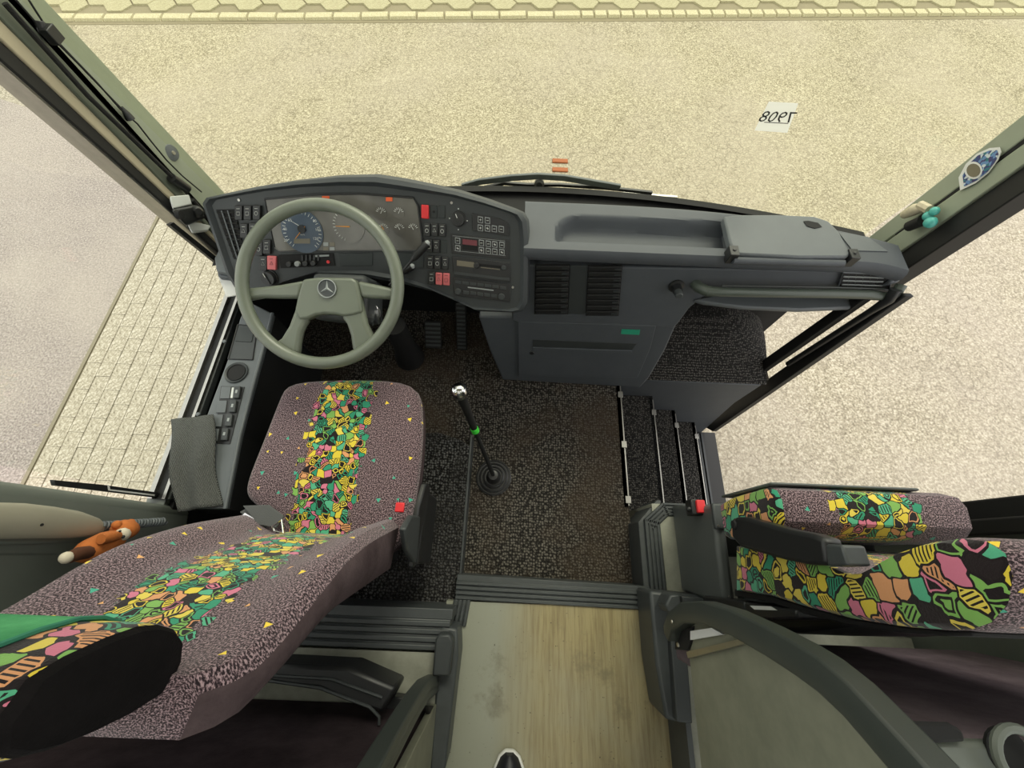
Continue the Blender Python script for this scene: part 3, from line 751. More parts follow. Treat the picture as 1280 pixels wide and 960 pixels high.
for c in [(534.5, 287), (543.8, 287.3), (553.4, 287.6), (537, 307), (545.8, 307.4), (538.3, 327.4), (547.4, 327.8), (556.8, 328.6), (540, 347)]: rocker(c, w_=8, h_=16)
rocker((341.5, 328), 'salmon', 11, 17, lab='faded red rocker switch'); rocker((549.2, 347.8), 'salmon', 8, 15, lab='faded red rocker switch'); rocker((558.4, 348.4), 'salmon', 8, 15, lab='faded red rocker switch')
rocker((532, 264.5), 'red', 9, 17, False, 'bright red square switch')
for c in [(552.5, 264.5), (542.4, 264.6), (555, 308)]: O('blank_plate', quad(rect(c, 8, 16, .4), .0005, .003), 'blank', dash, bevel=.001)
O('pilot_lamp', disc((542.4, 264.6), .004, .003, .006, 10), 'matte', dash)
for c in [(299, 250), (564.5, 253.5), (641, 359)]: O('screw', disc(c, .004, .0, .003, 10), 'alu', dash)
# rotary knobs
def knob(c, r, lab, col='black'):
    o = O('rotary_knob', MB().lathe(DP.px(*c), DP.n, [(0, 0), (r * 1.15, 0), (r * 1.15, .004), (r, .005), (r * .9, .02), (0, .02)], 24), col, dash, smooth=True); o['label'] = lab
    q = DP.px(*c) + DP.n * .021; d = (DP.u * -.4 + DP.v).normalized() * r
    O('grip', MB().sweep([q - d * .8, q + d * .8], [(-.003, -.003), (.003, -.003), (.003, .004), (-.003, .004)], DP.u), 'black', o, bevel=.001)
    O('pointer', MB().tube([q + DP.n * .004 + d * .2, q + DP.n * .004 + d * .8], .0012, 5), 'white', o)
knob((573.5, 273.5), .021, 'black rotary heater knob')
mk = MB()
for c in ((573, 261), (584, 276), (573, 287), (562, 273)):
    q = DP.px(*c) + DP.n * .001; mk.lathe(q, DP.n, [(0, 0), (.0022, 0), (0, .001)], 8)
O('knob_marks', mk, 'white', dash)
knob((338, 347), .024, 'black rotary light knob low on the left')
# control panels
def buttons(parent, cs, w_=6.5, h_=8, col='greyprint'):
    for c in cs:
        b = O('button', quad(rect(c, w_, h_, .5), .004, .007), col, parent, bevel=.001)
        O('button_face', quad(rect(c, w_ - 1.6, h_ - 1.8, .4), .007, .0076), 'black', b)
        x, y = c; pc = lambda dx, dy: DP.px(x + dx, y + dy) + DP.n * .008
        k = random.randint(0, 2)
        m = MB().tube([pc(-1.4, 0), pc(1.4, 0)], .0007, 4)
        if k > 0: m.tube([pc(0, -1.6), pc(0, 1.6)], .0007, 4)
        if k > 1: m.tube([pc(-1.2, -1.2), pc(1.2, 1.2)], .0006, 4)
        O('symbol', m, 'white', b)
ca = O('climate_panel', quad([(590, 266), (625, 273), (634, 278), (637, 285), (637, 295), (591, 288)], .001, .004), 'black', dash, bevel=.001)
buttons(ca, [(600.7, 274.5), (609.5, 275.5), (600.7, 284.7), (609.5, 285.2), (618, 285.8), (626.7, 286.3)])
cb = O('display_panel', quad([(563, 292), (636.5, 300), (637, 324), (565, 316.5)], .001, .004), 'black', dash, bevel=.001)
O('frame_line', MB().tube([DP.px(*p) + DP.n * .0042 for p in [(566, 294.5), (631, 301), (632, 319.5), (568, 313)]], .0006, 4, closed=True), 'greyprint', cb)
buttons(cb, [(572.3, 300.6), (572.5, 310), (602, 303.4), (602, 312.5), (610.5, 304.5), (610.5, 313.6), (618.6, 305.3), (618.6, 314.3), (627.4, 306), (627.4, 315)], 6.4, 7.6)
ds = O('display', quad([(578, 298), (597, 300), (597, 313.5), (578, 311.5)], .004, .006), 'matte', cb)
O('red_readout', quad([(578.5, 298.5), (596.5, 300.4), (596.5, 307), (578.5, 305)], .006, .007), 'lcdred', cb)
tc = O('tachograph', quad([(565, 320), (637.5, 328), (638, 353), (567.5, 343.5)], .001, .006), 'black', dash, bevel=.0015); tc['label'] = 'black radio unit with olive display, upper of the two'
O('display', quad([(571.5, 325), (593, 327.5), (593, 334), (571.5, 331.5)], .006, .008), 'lcd', tc)
O('slot', quad([(600, 329), (626, 331.8), (626, 335), (600, 332.3)], .006, .0065), 'matte', tc)
O('slot_label', quad([(601, 333.2), (625, 336), (625, 337), (601, 334.2)], .006, .007), 'lcd', tc)
O('knob', disc((596, 331), .009, .006, .016, 16), 'black', tc, bevel=.002); O('knob', disc((630, 334), .008, .006, .014, 16), 'face', tc, bevel=.002)
O('key_row', MB().add([], []).slab([DP.px(*p) + DP.n * .006 for p in [(568, 339), (637, 347), (637, 350), (568, 342)]], DP.n * .003), 'face', tc)
rd = O('cassette_radio', quad([(567, 345.5), (638, 355), (638, 377), (567.5, 369)], .001, .006), 'black', dash, bevel=.0015); rd['label'] = 'black cassette radio, lower of the two units'
O('knob', disc((573, 363.5), .011, .006, .016, 16), 'face', rd, bevel=.002); O('knob', disc((627, 370), .011, .006, .016, 16), 'face', rd, bevel=.002)
for k in range(7): O('key', quad(rect((573 + k * 9.3, 352 + k * 1.15), 7.6, 3.6, .5), .006, .009), 'face', rd, bevel=.0008)
for k in range(5): O('key', quad(rect((583 + k * 8.7, 365 + k * 1.0), 7, 4, .5), .006, .009), 'face', rd, bevel=.0008)
O('slot', quad([(585, 359.3), (617, 363.2), (617, 361.7), (585, 357.8)], .006, .0068), 'greyprint', rd)
cr_ = O('heater_control', quad([(349, 318.5), (417, 316), (419.5, 332), (351.5, 335)], .001, .004), 'matte', dash, bevel=.001)
for k in range(4): O('knob', disc((364 + k * 10, 329.5 - k * .4), .0085, .004, .018, 14), 'black' if k != 1 else 'greyprint', cr_, bevel=.002)
for k in range(5): O('slider', quad(rect((379 + k * 5, 322), 2.4, 7), .004, .008), 'black', cr_)
O('red_dot', disc((411, 327), .005, .004, .007, 12), 'red', cr_); O('slot', quad([(395, 318.5), (412, 318), (412, 320), (395, 321)], .004, .006), 'greyprint', cr_)
O('blank_plate', quad([(422.5, 316.6), (466, 316), (466, 332), (426, 332.5)], .0005, .003), 'blank', dash, bevel=.001)
O('blank_plate', quad([(499, 316), (529.5, 316), (530, 335), (499, 335)], .0005, .003), 'blank', dash, bevel=.001)
# left vent with slats
vn = O('air_vent', quad([(270.5, 262), (294, 261.5), (308.5, 323), (293, 324)], -.001, .002), 'matte', dash); vn['label'] = 'black slatted air vent left of the switches'
for k in range(2):
    f = .33 + .33 * k
    O('slat', MB().tube([DP.px(270.5 + 23.5 * f, 263) + DP.n * .005, DP.px(293 + 15.5 * f, 323) + DP.n * .005], .0025, 4), 'panelgrey', vn)
for k in range(9):
    f = (k + .5) / 9; a_ = DP.px(271 + 22.5 * f, 262 + 61 * f) + DP.n * .004; b_ = DP.px(294 + 14 * f, 262 + 61 * f) + DP.n * .004
    O('slat', MB().tube([a_, b_], .003, 4), 'black', vn)
# left end bracket of the pod and white note under it
t = thing('pod_end_bracket', (-1.05, .9, .6), 'grey plastic bracket at the left end of the driver dashboard', 'bracket')
zb = lambda px, py, z=.6: at(px, py, z=z)
O('upper_block', MB().slab([zb(268, 322), zb(277, 306), zb(287, 318), zb(291, 342), zb(270, 338)], (0, 0, -.06)), 'panelgrey', t, bevel=.004)
O('lower_block', MB().slab([zb(270, 331, .58), zb(290, 333, .58), zb(296, 348, .58), zb(272, 345, .58)], (0, 0, -.06)), 'dash', t, bevel=.004)
t = T(O('paper_note', MB().slab([zb(273, 346, .56), zb(291, 339, .56), zb(299, 368, .56), zb(283, 371, .56)], (0, 0, -.004)), 'paper'), 'small white paper note under the left end of the dashboard', 'note')
# steering column, stalks, ignition
WC = V(-.583, .715, .76); WA = math.radians(28)
WN = V(0, -math.sin(WA), math.cos(WA)); WU = V(1, 0, 0); WV = V(0, math.cos(WA), math.sin(WA))
colu = thing('steering_column', WC - WN * .5, 'grey steering column with stalks behind the steering wheel', 'steering column')
O('column_cover', MB().hexa([WC + WU * a + WV * b - WN * c for c in (.22, .05) for a, b in ((-.05, -.1), (.12, -.1), (.12, .045), (-.05, .045))]), 'trim', colu, bevel=.015)
O('shaft', MB().tube([WC - WN * .22, WC - WN * .62 + V(0, .05, 0)], .05, 16), 'matte', colu, smooth=True)
O('boot', MB().lathe(V(-.5, .86, 0), (0, 0, 1), [(.07, 0), (.065, .04), (.05, .1), (.045, .3)], 16), 'matte', colu, smooth=True)
for a_, b_, z0, z1 in (((500, 342), (534, 304), .70, .76), ((495, 346), (515, 333), .66, .69)):
    A_, B_ = at(*a_, z=z0), at(*b_, z=z1); d = (B_ - A_)
    st = O('stalk', MB().tube([A_ - d * .4, A_ + d * .55], .0045, 8), 'black', colu, smooth=True)
    O('stalk_grip', MB().tube([A_ + d * .45, A_ + d * .55, A_ + d * .97, B_], [.007, .011, .012, .008], 12), 'black', st, smooth=True)
    O('end_cap', MB().ball(B_, .009), 'greyprint', st, smooth=True)
ig = at(467, 388, z=.6)
t = thing('ignition_keys', ig, 'bunch of chrome keys hanging in the ignition lock', 'keys')
O('lock_barrel', MB().lathe(ig - V(.01, 0, .03), (.1, -.3, 1), [(0, 0), (.03, 0), (.03, .02), (.02, .026), (0, .026)], 18), 'black', t, smooth=True)
O('key_ring', MB().tube([ig + V(.018 * math.cos(q), -.005 + .018 * math.sin(q), .012 + .005 * math.sin(q)) for q in [k * PI / 8 for k in range(16)]], .0018, 6, closed=True), 'chrome', t, smooth=True)
O('key', MB().hexa([ig + V(*q) for q in [(.01, -.01, .01), (.018, -.006, .01), (.035, -.05, .0), (.026, -.053, .0), (.01, -.01, .013), (.018, -.006, .013), (.035, -.05, .003), (.026, -.053, .003)]]), 'chrome', t)
O('key', MB().hexa([ig + V(*q) for q in [(-.002, -.015, .01), (.006, -.015, .01), (.012, -.06, .0), (.002, -.06, .0), (-.002, -.015, .013), (.006, -.015, .013), (.012, -.06, .003), (.002, -.06, .003)]]), 'chrome', t)
# steering wheel
sw = thing('steering_wheel', WC - WN * .03, 'green-grey four-spoke steering wheel with round star badge on the hub', 'steering wheel')
O('rim', MB().tube([WC + (WU * math.cos(k * PI / 36) + WV * math.sin(k * PI / 36)) * .232 for k in range(72)], .0185, 16, closed=True), 'wheel', sw, smooth=True)
HP = Pl(WC - WN * .02, WU, WV)
if HP.n.dot(WN) < 0: HP.n = -HP.n
z2 = lambda a, b: (260 + a * .2344, 220 + b * .2344)
def hubp(pts, h0, h1, bev=.008, name='hub'):
    q = [HP.px(*z2(*p)) for p in pts]
    return O(name, MB().slab([p + WN * h0 for p in q], WN * (h1 - h0)), 'wheel', sw, bevel=bev, seg=3)
hubp([(520, 555), (600, 545), (780, 547), (805, 565), (822, 640), (835, 730), (790, 745), (740, 752), (690, 742), (640, 738), (590, 745), (545, 765), (500, 770), (478, 720), (492, 650)], -.018, .019, .016)
hubp([(205, 600), (300, 592), (400, 580), (520, 558), (500, 655), (400, 655), (300, 652), (215, 668)], -.015, .012, .011, 'spoke')
hubp([(800, 560), (900, 580), (1000, 602), (1000, 660), (900, 655), (820, 650)], -.015, .012, .011, 'spoke')
hubp([(492, 650), (545, 765), (510, 830), (498, 890), (490, 960), (345, 900), (400, 865), (440, 800), (470, 720)], -.017, .014, .013, 'spoke')
hubp([(822, 650), (855, 790), (890, 860), (905, 880), (800, 965), (775, 920), (765, 850), (745, 790), (715, 755), (750, 700)], -.017, .014, .013, 'spoke')
# badge
bc = HP.px(413, 362) + WN * .0195
bd = O('badge', MB().lathe(bc, WN, [(0, 0), (.028, 0), (.028, .004), (.025, .005), (.023, .003), (0, .003)], 32), 'trim', sw, smooth=True)
bd['label'] = 'round grey badge with a three-pointed star'
O('badge_ring', MB().tube([bc + WN * .004 + (WU * math.cos(k * PI / 16) + WV * math.sin(k * PI / 16)) * .0265 for k in range(32)], .0018, 6, closed=True), 'greyprint', bd, smooth=True)
sm = MB()
for a in (90, 210, 330):
    for sg in (-1, 1):
        a1 = math.radians(a); a2 = math.radians(a + sg * 60)
        e = WU * math.cos(a1) + WV * math.sin(a1); f = WU * math.cos(a2) + WV * math.sin(a2)
        sm.add([bc + WN * .0035, bc + WN * .0035 + e * .0245, bc + WN * .0035 + f * .0045, bc + WN * .008], [(0, 1, 3), (1, 2, 3), (0, 2, 1)])
O('star', sm, 'greyprint', bd)

# =================================================================== FRONT DASH (right)
fd = thing('front_dashboard', (.6, .9, 0), 'blue-grey front dashboard with storage tray, vents and glovebox', 'dashboard')
ZT = .75
def yfr(x): return .895 - (.03 * ((x - 1.1) / .14) ** 2 if x > 1.1 else 0)
def ybk(x): t = (x - .1) / 1.22; return 1.12 - .17 * max(0, t) ** 3
ta_, tb_ = at(692, 300, z=ZT), at(912, 268, z=ZT)
tx0, tx1 = ta_.x, tb_.x + .02
tyf = lambda x: yfr(x) + .025
ty0, ty1 = .925, 1.045
def sst(e0, e1, x): t = max(0, min(1, (x - e0) / (e1 - e0))); return t * t * (3 - 2 * t)
def ztop(x, y):
    r = .09
    dx = max(tx0 + r - x, 0); dy = max(y - (ty1 - r), 0)
    d = r - math.hypot(dx, dy) if dx > 0 or dy > 0 else r
    d = min(d, tx1 - x, y - ty0)
    return ZT - .05 * sst(0, .03, d)
def dtop(a, b):
    x = .02 + 1.215 * a; y0, y1 = yfr(x), ybk(x); y = y0 + (y1 - y0) * b
    return V(x, y, ztop(x, y) - .03 * max(0, (b - .85) / .15) ** 2)
db = MB().grid(110, 34, dtop)
db.grid(110, 1, lambda a, b: V(.02 + 1.215 * a, ybk(.02 + 1.215 * a) + .002 * b, .72 - .2 * b))
NF = [(0, 0), (-.008, -.01), (-.012, -.03), (-.004, -.05), (.012, -.056)]
for (y0, z0), (y1, z1) in zip(NF, NF[1:]):
    db.grid(110, 1, lambda a, b: V(.02 + 1.215 * a, yfr(.02 + 1.215 * a) + y0 + (y1 - y0) * b, ZT + z0 + (z1 - z0) * b))
O('top', db, 'dash', fd, smooth=True)
# front face plane
FPn = Pl((.3, .90, .70), (1, 0, 0), (0, .15, .68))
if FPn.n.y > 0: FPn.n = -FPn.n
def fq(pts, h0, h1): return quad(pts, h0, h1, FPn)
O('front_panel', fq([(640, 331), (700, 333), (900, 336), (1056, 340), (1120, 343), (1112, 364), (1060, 366), (900, 366), (878, 372), (862, 385), (848, 404), (842, 410), (655, 406), (640, 400)], -.03, 0), 'dash', fd, bevel=.005)
O('lower_housing', fq([(598, 398), (640, 398), (655, 399), (848, 404), (832, 440), (812, 474), (800, 487), (792, 486), (628, 477), (612, 440)], -.08, -.008), 'dash', fd, bevel=.008)
O('right_end', MB().slab([at(1118, 332, z=.70), at(1131, 332, z=.70), at(1126, 352, z=.68), at(1112, 356, z=.68)], (0, .04, -.10)), 'dash', fd, bevel=.008)
O('pod_joint', MB().slab([at(652, 300, z=.70), at(668, 310, z=.70), at(668, 400, z=.42), at(655, 398, z=.42)], (0, .05, -.02)), 'dash', fd, bevel=.01)
gbx = O('glovebox_door', fq([(648, 402), (820, 407), (813, 435), (797, 472), (648, 470)], -.006, .001), 'dash', fd, bevel=.002); gbx['label'] = 'wide glovebox door with green sticker'
O('handle_recess', fq([(666, 424), (796, 429), (790, 437), (666, 433)], .0012, .003), 'face', gbx, bevel=.001)
O('handle_lip', fq([(666, 433), (790, 437), (789, 439.5), (667, 436)], .001, .008), 'dash', gbx, bevel=.001)
O('lock', MB().lathe(FPn.px(665, 441), FPn.n, [(0, 0), (.011, .001), (.009, .004), (0, .004)], 14), 'black', gbx, smooth=True)
sk = O('green_sticker', fq([(777, 411), (800, 412), (799, 418), (776, 417)], .0015, .0028), 'green', gbx)
a_, b_ = FPn.loc(FPn.px(788, 414.5)); Q = Pl(FPn.o, FPn.u, FPn.v); Q.n = FPn.n
# louvre vents
for k, (x0, x1, y0, y1, s_) in enumerate([(669, 712, 330, 392, -2), (735, 778, 331, 394, -5)]):
    lv = O('louvre_vent', fq([(x0, y0), (x1, y0), (x1 + s_, y1), (x0 + s_ * .6, y1)], .0, .003), 'matte', fd); lv['label'] = ['left louvre vent next to the pod', 'right louvre vent'][k]
    for j in range(9):
        f0 = (j + .08) / 9; f1 = (j + .8) / 9
        O('slat', fq([(x0 + 1 + s_ * .6 * f0, y0 + (y1 - y0) * f0), (x1 - 1 + s_ * f0, y0 + (y1 - y0) * f0), (x1 - 1 + s_ * f1, y0 + (y1 - y0) * f1), (x0 + 1 + s_ * .6 * f1, y0 + (y1 - y0) * f1)], .003, .009), 'black', lv, bevel=.002)
        O('tab', fq(rect((x1 - 6 + s_ * f0, y0 + (y1 - y0) * (f0 + f1) / 2), 7, 1.6), .009, .012), 'face', lv)
O('spacer_plate', fq([(713, 331), (734, 331), (731, 392), (710, 391)], .001, .004), 'face', fd, bevel=.001)
# twist knob
kc = FPn.px(845, 357)
kn = O('twist_knob', MB().lathe(kc, FPn.n, [(0, 0), (.026, 0), (.026, .005), (.017, .008), (.016, .03), (0, .03)], 22), 'black', fd, smooth=True)
O('knob_cap', MB().lathe(kc + FPn.n * .03, FPn.n, [(0, 0), (.0135, 0), (.013, .022), (.010, .025), (0, .025)], 18), 'trim', kn, smooth=True)
# side vent at right end
sv = O('side_vent', fq([(1052, 338), (1114, 341), (1110, 360), (1046, 358)], .002, .008), 'matte', fd, bevel=.002)
O('vent_frame', MB().tube([FPn.px(*p) + FPn.n * .009 for p in [(1052, 338), (1114, 341), (1110, 360), (1046, 358)]], .004, 6, closed=True), 'panelgrey', sv)
for k in range(3):
    y = 343.5 + k * 5; O('slat', MB().tube([FPn.px(1053 - k, y) + FPn.n * .009, FPn.px(1103 - k, y + 1.5) + FPn.n * .009], .0028, 4), 'greyprint', sv)
for k in range(5): O('slat', MB().tube([FPn.px(1060 + k * 9, 341) + FPn.n * .008, FPn.px(1058 + k * 9, 358) + FPn.n * .008], .0015, 4), 'black', sv)
# storage lid and hinges
zl = lambda px, py: at(px, py, z=.775)
ld = O('storage_lid', MB().slab([zl(*p) for p in [(905, 270), (930, 268), (975, 268), (1018, 270), (1036, 276), (1049, 289), (1057, 304), (1064, 316), (1060, 321), (1000, 321), (918, 317), (912, 300)]], (0, 0, -.03)), 'panelgrey', fd, bevel=.006)
O('finger_hole_shade', MB().slab([zl(1004 + .0, 277) + V(0, 0, .001), zl(1010, 276.5) + V(0, 0, .001), zl(1022, 279) + V(0, 0, .001), zl(1027, 284) + V(0, 0, .001), zl(1018, 286) + V(0, 0, .001), zl(1008, 283) + V(0, 0, .001)], (0, 0, .001)), 'matte', ld)  # flat dark patch painted for the shaded inside of the hole
for c in ((917, 314), (1067, 318)):
    q = zl(*c); O('hinge', MB().box(q - V(.014, .02, .035), q + V(.014, .018, .006)).lathe(q + V(0, 0, .006), (0, 0, 1), [(0, 0), (.006, 0), (.005, .003), (0, .003)], 10), 'black', ld, bevel=.003)
O('hinge_bar', MB().tube([zl(920, 320) - V(0, 0, .02), zl(1060, 324) - V(0, 0, .02)], .012, 10), 'dash', ld, smooth=True)
O('corner_flap', MB().slab([at(*p, z=.753) for p in [(1048, 290), (1085, 296), (1110, 314), (1066, 313)]], (0, 0, -.006)), 'panelgrey', fd)
# lower shelf under the grab rail
O('under_shelf', MB().slab([at(*p, z=.56) for p in [(868, 374), (900, 368), (1078, 370), (1080, 377), (1070, 384), (1000, 387), (930, 384), (882, 378)]], (0, 0, -.02)), 'panelgrey', fd, bevel=.006)
# grab rail across the front of the dash
gr = thing('grab_rail', (1.0, .75, .5), 'long green-grey grab rail across the right front of the dashboard', 'grab rail')
rp = [(868, 353, .62), (873, 359, .63), (884, 364, .64), (905, 365, .64), (960, 366, .64), (1040, 367, .64), (1085, 368, .64), (1108, 371, .64), (1120, 367, .66), (1127, 356, .68)]
O('bar', MB().tube([at(a, b, z=c) for a, b, c in rp], [.017, .018, .018] + [.0155] * 5 + [.017, .016], 14), 'rail', gr, smooth=True)
O('groove', MB().tube([at(a, b - 5, z=.655) for a, b in ((902, 362), (1040, 364), (1105, 366))], .003, 6), 'darkrail', gr, smooth=True)
rp = [(1120, 362, .66), (1112, 374, .55), (1090, 388, .45), (1040, 420, .2), (985, 455, -.05)]
O('lower_arm', MB().tube([at(a, b, x=1.25) for a, b, c in rp], [.018, .016, .012, .012, .012], 10), 'black', gr, smooth=True)

# =================================================================== FOOTWELL
for k, (px, py, w_, h_, lab) in enumerate([(577, 408, .05, .24, 'long ribbed accelerator pedal under the dashboard'), (542, 418, .08, .13, 'square brake pedal under the dashboard, left of the accelerator')]):
    c = at(px, py, z=.1)
    t = thing('foot_pedal', V(c.x, c.y, 0), lab, 'pedal')
    d = V(0, .6, .8) if k == 0 else V(0, .75, .66)
    nn = V(0, -d.z, d.y)
    O('pad', MB().hexa([c + V(a, 0, 0) + d * b + nn * h for h in (0, .014) for a, b in ((-w_ / 2, -h_ / 2), (w_ / 2, -h_ / 2), (w_ / 2, h_ / 2), (-w_ / 2, h_ / 2))]), 'rubber', t, bevel=.004)
    for j in range(int(h_ / .02)):
        b = -h_ / 2 + .012 + j * .02
        O('tread', MB().hexa([c + V(a, 0, 0) + d * (b + e) + nn * h for h in (.014, .019) for a, e in ((-w_ / 2 + .006, 0), (w_ / 2 - .006, 0), (w_ / 2 - .006, .009), (-w_ / 2 + .006, .009))]), 'trim', t)
    O('stem', MB().tube([c - nn * .0 + d * h_ * .1, c - nn * .10 - V(0, 0, .03)], .01, 8), 'matte', t)
# gear lever
gl = thing('gear_lever', (-.063, .3, 0), 'tall black gear lever with silver knob standing on the carpet', 'gear lever')
b0 = at(617, 597, z=0); k1 = at(572, 484, z=.50)
O('boot', MB().lathe(b0, (0, 0, 1), [(.076, 0), (.076, .006), (.070, .010), (.068, .006), (.064, .006), (.062, .014), (.056, .018), (.053, .012), (.048, .012), (.046, .022), (.040, .026), (.037, .02), (.032, .02), (.03, .032), (.024, .04), (.02, .06), (.012, .062)], 32), 'boot', gl, smooth=True)
d = k1 - (b0 + V(0, 0, .055)); s0 = b0 + V(0, 0, .055)
O('shaft', MB().tube([s0, s0 + d * .5], .0085, 12), 'black', gl, smooth=True)
O('sleeve', MB().tube([s0 + d * .5, s0 + d * .60, s0 + d * .85, s0 + d * .93], [.010, .013, .016, .019], 14), 'rubber', gl, smooth=True)
gt = O('tape_band', MB().tube([s0 + d * .55, s0 + d * .59], .0150, 14), 'lime', gl, smooth=True); gt['label'] = 'lime green tape band'
dn = d.normalized()
O('knob', MB().lathe(s0 + d * .90, dn, [(.015, 0), (.024, .01), (.029, .028), (.028, .042), (.022, .053), (.012, .059), (0, .06)], 22), 'chrome', gl, smooth=True)

# =================================================================== LEFT CONSOLE
lc = thing('side_console', (-.97, .5, 0), 'grey side console with cup holder and switches under the left window', 'console')
zc = lambda px, py, z=.47: at(px, py, z=z)
top = [(309, 376), (341, 392), (336, 412), (320, 470), (300, 545), (282, 636), (222, 636), (232, 600), (258, 520), (285, 448), (300, 398)]
tp = [zc(*p) for p in top]
for p in tp: p.x = max(p.x, XL + .012)
O('top_plate', MB().slab(tp, (0, 0, -.02)), 'panelgrey', lc, bevel=.004)
O('body', MB().slab([V(p.x, p.y, .45) for p in tp], (0, 0, -.43)), 'black', lc)
def cq(pts, h0, h1): return MB().slab([zc(*p) + V(0, 0, h0) for p in pts], (0, 0, h1 - h0))
O('edge_rail', MB().tube([zc(*p) + V(0, 0, .002) for p in [(341, 392), (336, 412), (320, 470), (300, 545), (282, 636)]], .006, 8), 'panelgrey', lc, smooth=True)
rc = O('recess_tray', cq([(298, 406), (322, 408), (316, 450), (286, 449)], .0005, .002), 'face', lc)
O('tray_rim', MB().tube([zc(*p) + V(0, 0, .002) for p in [(298, 406), (322, 408), (316, 450), (286, 449)]], .003, 6, closed=True), 'black', rc)
O('tray_insert', cq([(299, 410), (319, 411), (315, 428), (295, 427)], .002, .004), 'blank', rc)
c = zc(296, 466)
ch = O('cup_holder', MB().lathe(c - V(0, 0, .0), (0, 0, 1), [(.040, .002), (.038, .006), (.034, .004), (.033, .0035), (0, .0032)], 28), 'face', lc, smooth=True)
O('cup_well', MB().lathe(c, (0, 0, 1), [(0, .0035), (.031, .0035), (.031, .006), (.029, .006), (.028, .004), (0, .004)], 28), 'matte', ch, smooth=True)
sb = O('switch_plate', cq([(277, 483), (306, 484), (288, 555), (268, 554)], .0005, .003), 'black', lc)
for j in range(4):
    y = 491 + j * 17.5; x = 300 - j * 5
    O('switch_blank', cq([(x - 22, y - 7), (x - 10, y - 7), (x - 12, y + 8), (x - 24, y + 8)], .003, .006), 'panelgrey', sb, bevel=.0015)
    if j == 0: O('switch_blank', cq([(x - 9, y - 6), (x - 4, y - 6), (x - 6, y + 7), (x - 11, y + 7)], .003, .005), 'white', sb)
    r_ = O('rocker', cq([(x - 5, y - 7), (x + 3, y - 7), (x + 1, y + 8), (x - 7, y + 8)], .003, .012), 'face', sb, bevel=.0025)
    O('symbol', cq([(x - 2.5, y - 2), (x, y - 2), (x - 1, y + 2), (x - 3.5, y + 2)], .012, .013), 'greyprint', sb)
for c_1 in ((281, 427), (248, 518), (231, 597)): O('screw_cap', MB().lathe(zc(*c_1), (0, 0, 1), [(0, 0), (.007, 0), (.006, .004), (0, .005)], 14), 'panelgrey', lc, smooth=True)
# draped grey cloth
def clf(a, b):
    A0, A1, B0, B1 = zc(218, 526, .475), zc(270, 520, .475), zc(222, 640, .475), zc(276, 632, .475)
    p = (A0 * (1 - a) + A1 * a) * (1 - b) + (B0 * (1 - a) + B1 * a) * b
    p.z += .012 + .006 * math.sin(a * 9 + b * 3) * (.4 + b) + .008 * math.sin(b * 5)
    p.x += .008 * math.sin(b * 7)
    return p
T(O('floor_cloth', MB().grid(16, 24, clf), 'cloth', smooth=True, sol=.006, recalc=False), 'grey ribbed cloth draped over the side console by the left window', 'cloth')

# =================================================================== SEATS
def cushion(name, outline, z0, z1, parent, cx, bulge=.018, mats=('fab', 'sidefab'), edge=.03, ang=0.0):
    """upholstered pad from a plan outline: rounded shoulders; UV in metres"""
    n = len(outline); c = sum((Vector((p[0], p[1], 0)) for p in outline), V(0, 0, 0)) / n
    mb = MB(); rings = []
    zf = lambda p: 0
    prof = [(0, z0), (.0, z0 + (z1 - z0) * .25), (.004, z1 - edge), (-.004 + 0, z1 - edge * .5), (-.012, z1 - edge * .2), (-edge, z1)]
    P = [Vector((p[0], p[1], 0)) for p in outline]
    L_ = []
    for off, z in prof:
        r = []
        for i, p in enumerate(P):
            d = (p - c); q = p + d.normalized() * off; r.append(V(q.x, q.y, z))
        L_.append(r)
    for s in (.8, .55, .3, .1):
        L_.append([V(c.x + (p.x - c.x) * s, c.y + (p.y - c.y) * s, z1 + bulge * (1 - s * s)) for p in L_[5]])
    uvv = lambda p: (p.x - cx, p.y)
    for k in range(len(L_) - 1):
        a, b = L_[k], L_[k + 1]
        fs = [(i, (i + 1) % n, n + (i + 1) % n, n + i) for i in range(n)]
        if k >= 2: uv = [[uvv((a + b)[j]) for j in f] for f in fs]; mb.add(a + b, fs, 0, uv)
        else: uv = [[uvv((a + b)[j]) for j in f] for f in fs]; mb.add(a + b, fs, 1, uv)
    mb.add(L_[-1], [list(range(n))], 0, [[uvv(p) for p in L_[-1]]])
    mb.add(L_[0], [list(range(n))], 1)
    return O(name, mb, mats, parent, smooth=True, sub=1)
def smoothpoly(pts, it=2):
    for _ in range(it):
        q = []
        for i in range(len(pts)):
            a, b = pts[i], pts[(i + 1) % len(pts)]
            q += [(a[0] * .75 + b[0] * .25, a[1] * .75 + b[1] * .25), (a[0] * .25 + b[0] * .75, a[1] * .25 + b[1] * .75)]
        pts = q
    return pts
dsx = -.545
ds_ = thing('driver_chair', (dsx, .25, .1), 'driver seat in mauve fabric with a bright doodle stripe, behind the steering wheel', 'seat')
ol = [(358, 475), (440, 472), (522, 475), (527, 520), (524, 580), (514, 640), (500, 690), (400, 720), (352, 700), (334, 642), (306, 624), (303, 606), (327, 548), (347, 497)]
ol = [tuple(at(*p, z=.5))[:2] for p in ol]
cs = cushion('seat_cushion', smoothpoly(ol, 1), .38, .505, ds_, dsx, .016)
O('seat_base', MB().box((-.78, .0, .1), (-.36, .42, .36)).box((-.74, -.05, .1), (-.4, .46, .14)), 'matte', ds_, bevel=.02)
O('side_rail', MB().slab([(-.262, .20, .44), (-.255, .20, .40), (-.262, -.03, .38), (-.27, -.05, .44), (-.27, .12, .47)], (-.02, 0, 0)).box((-.285, -.04, .2), (-.262, .18, .42)), 'black', ds_, bevel=.006)
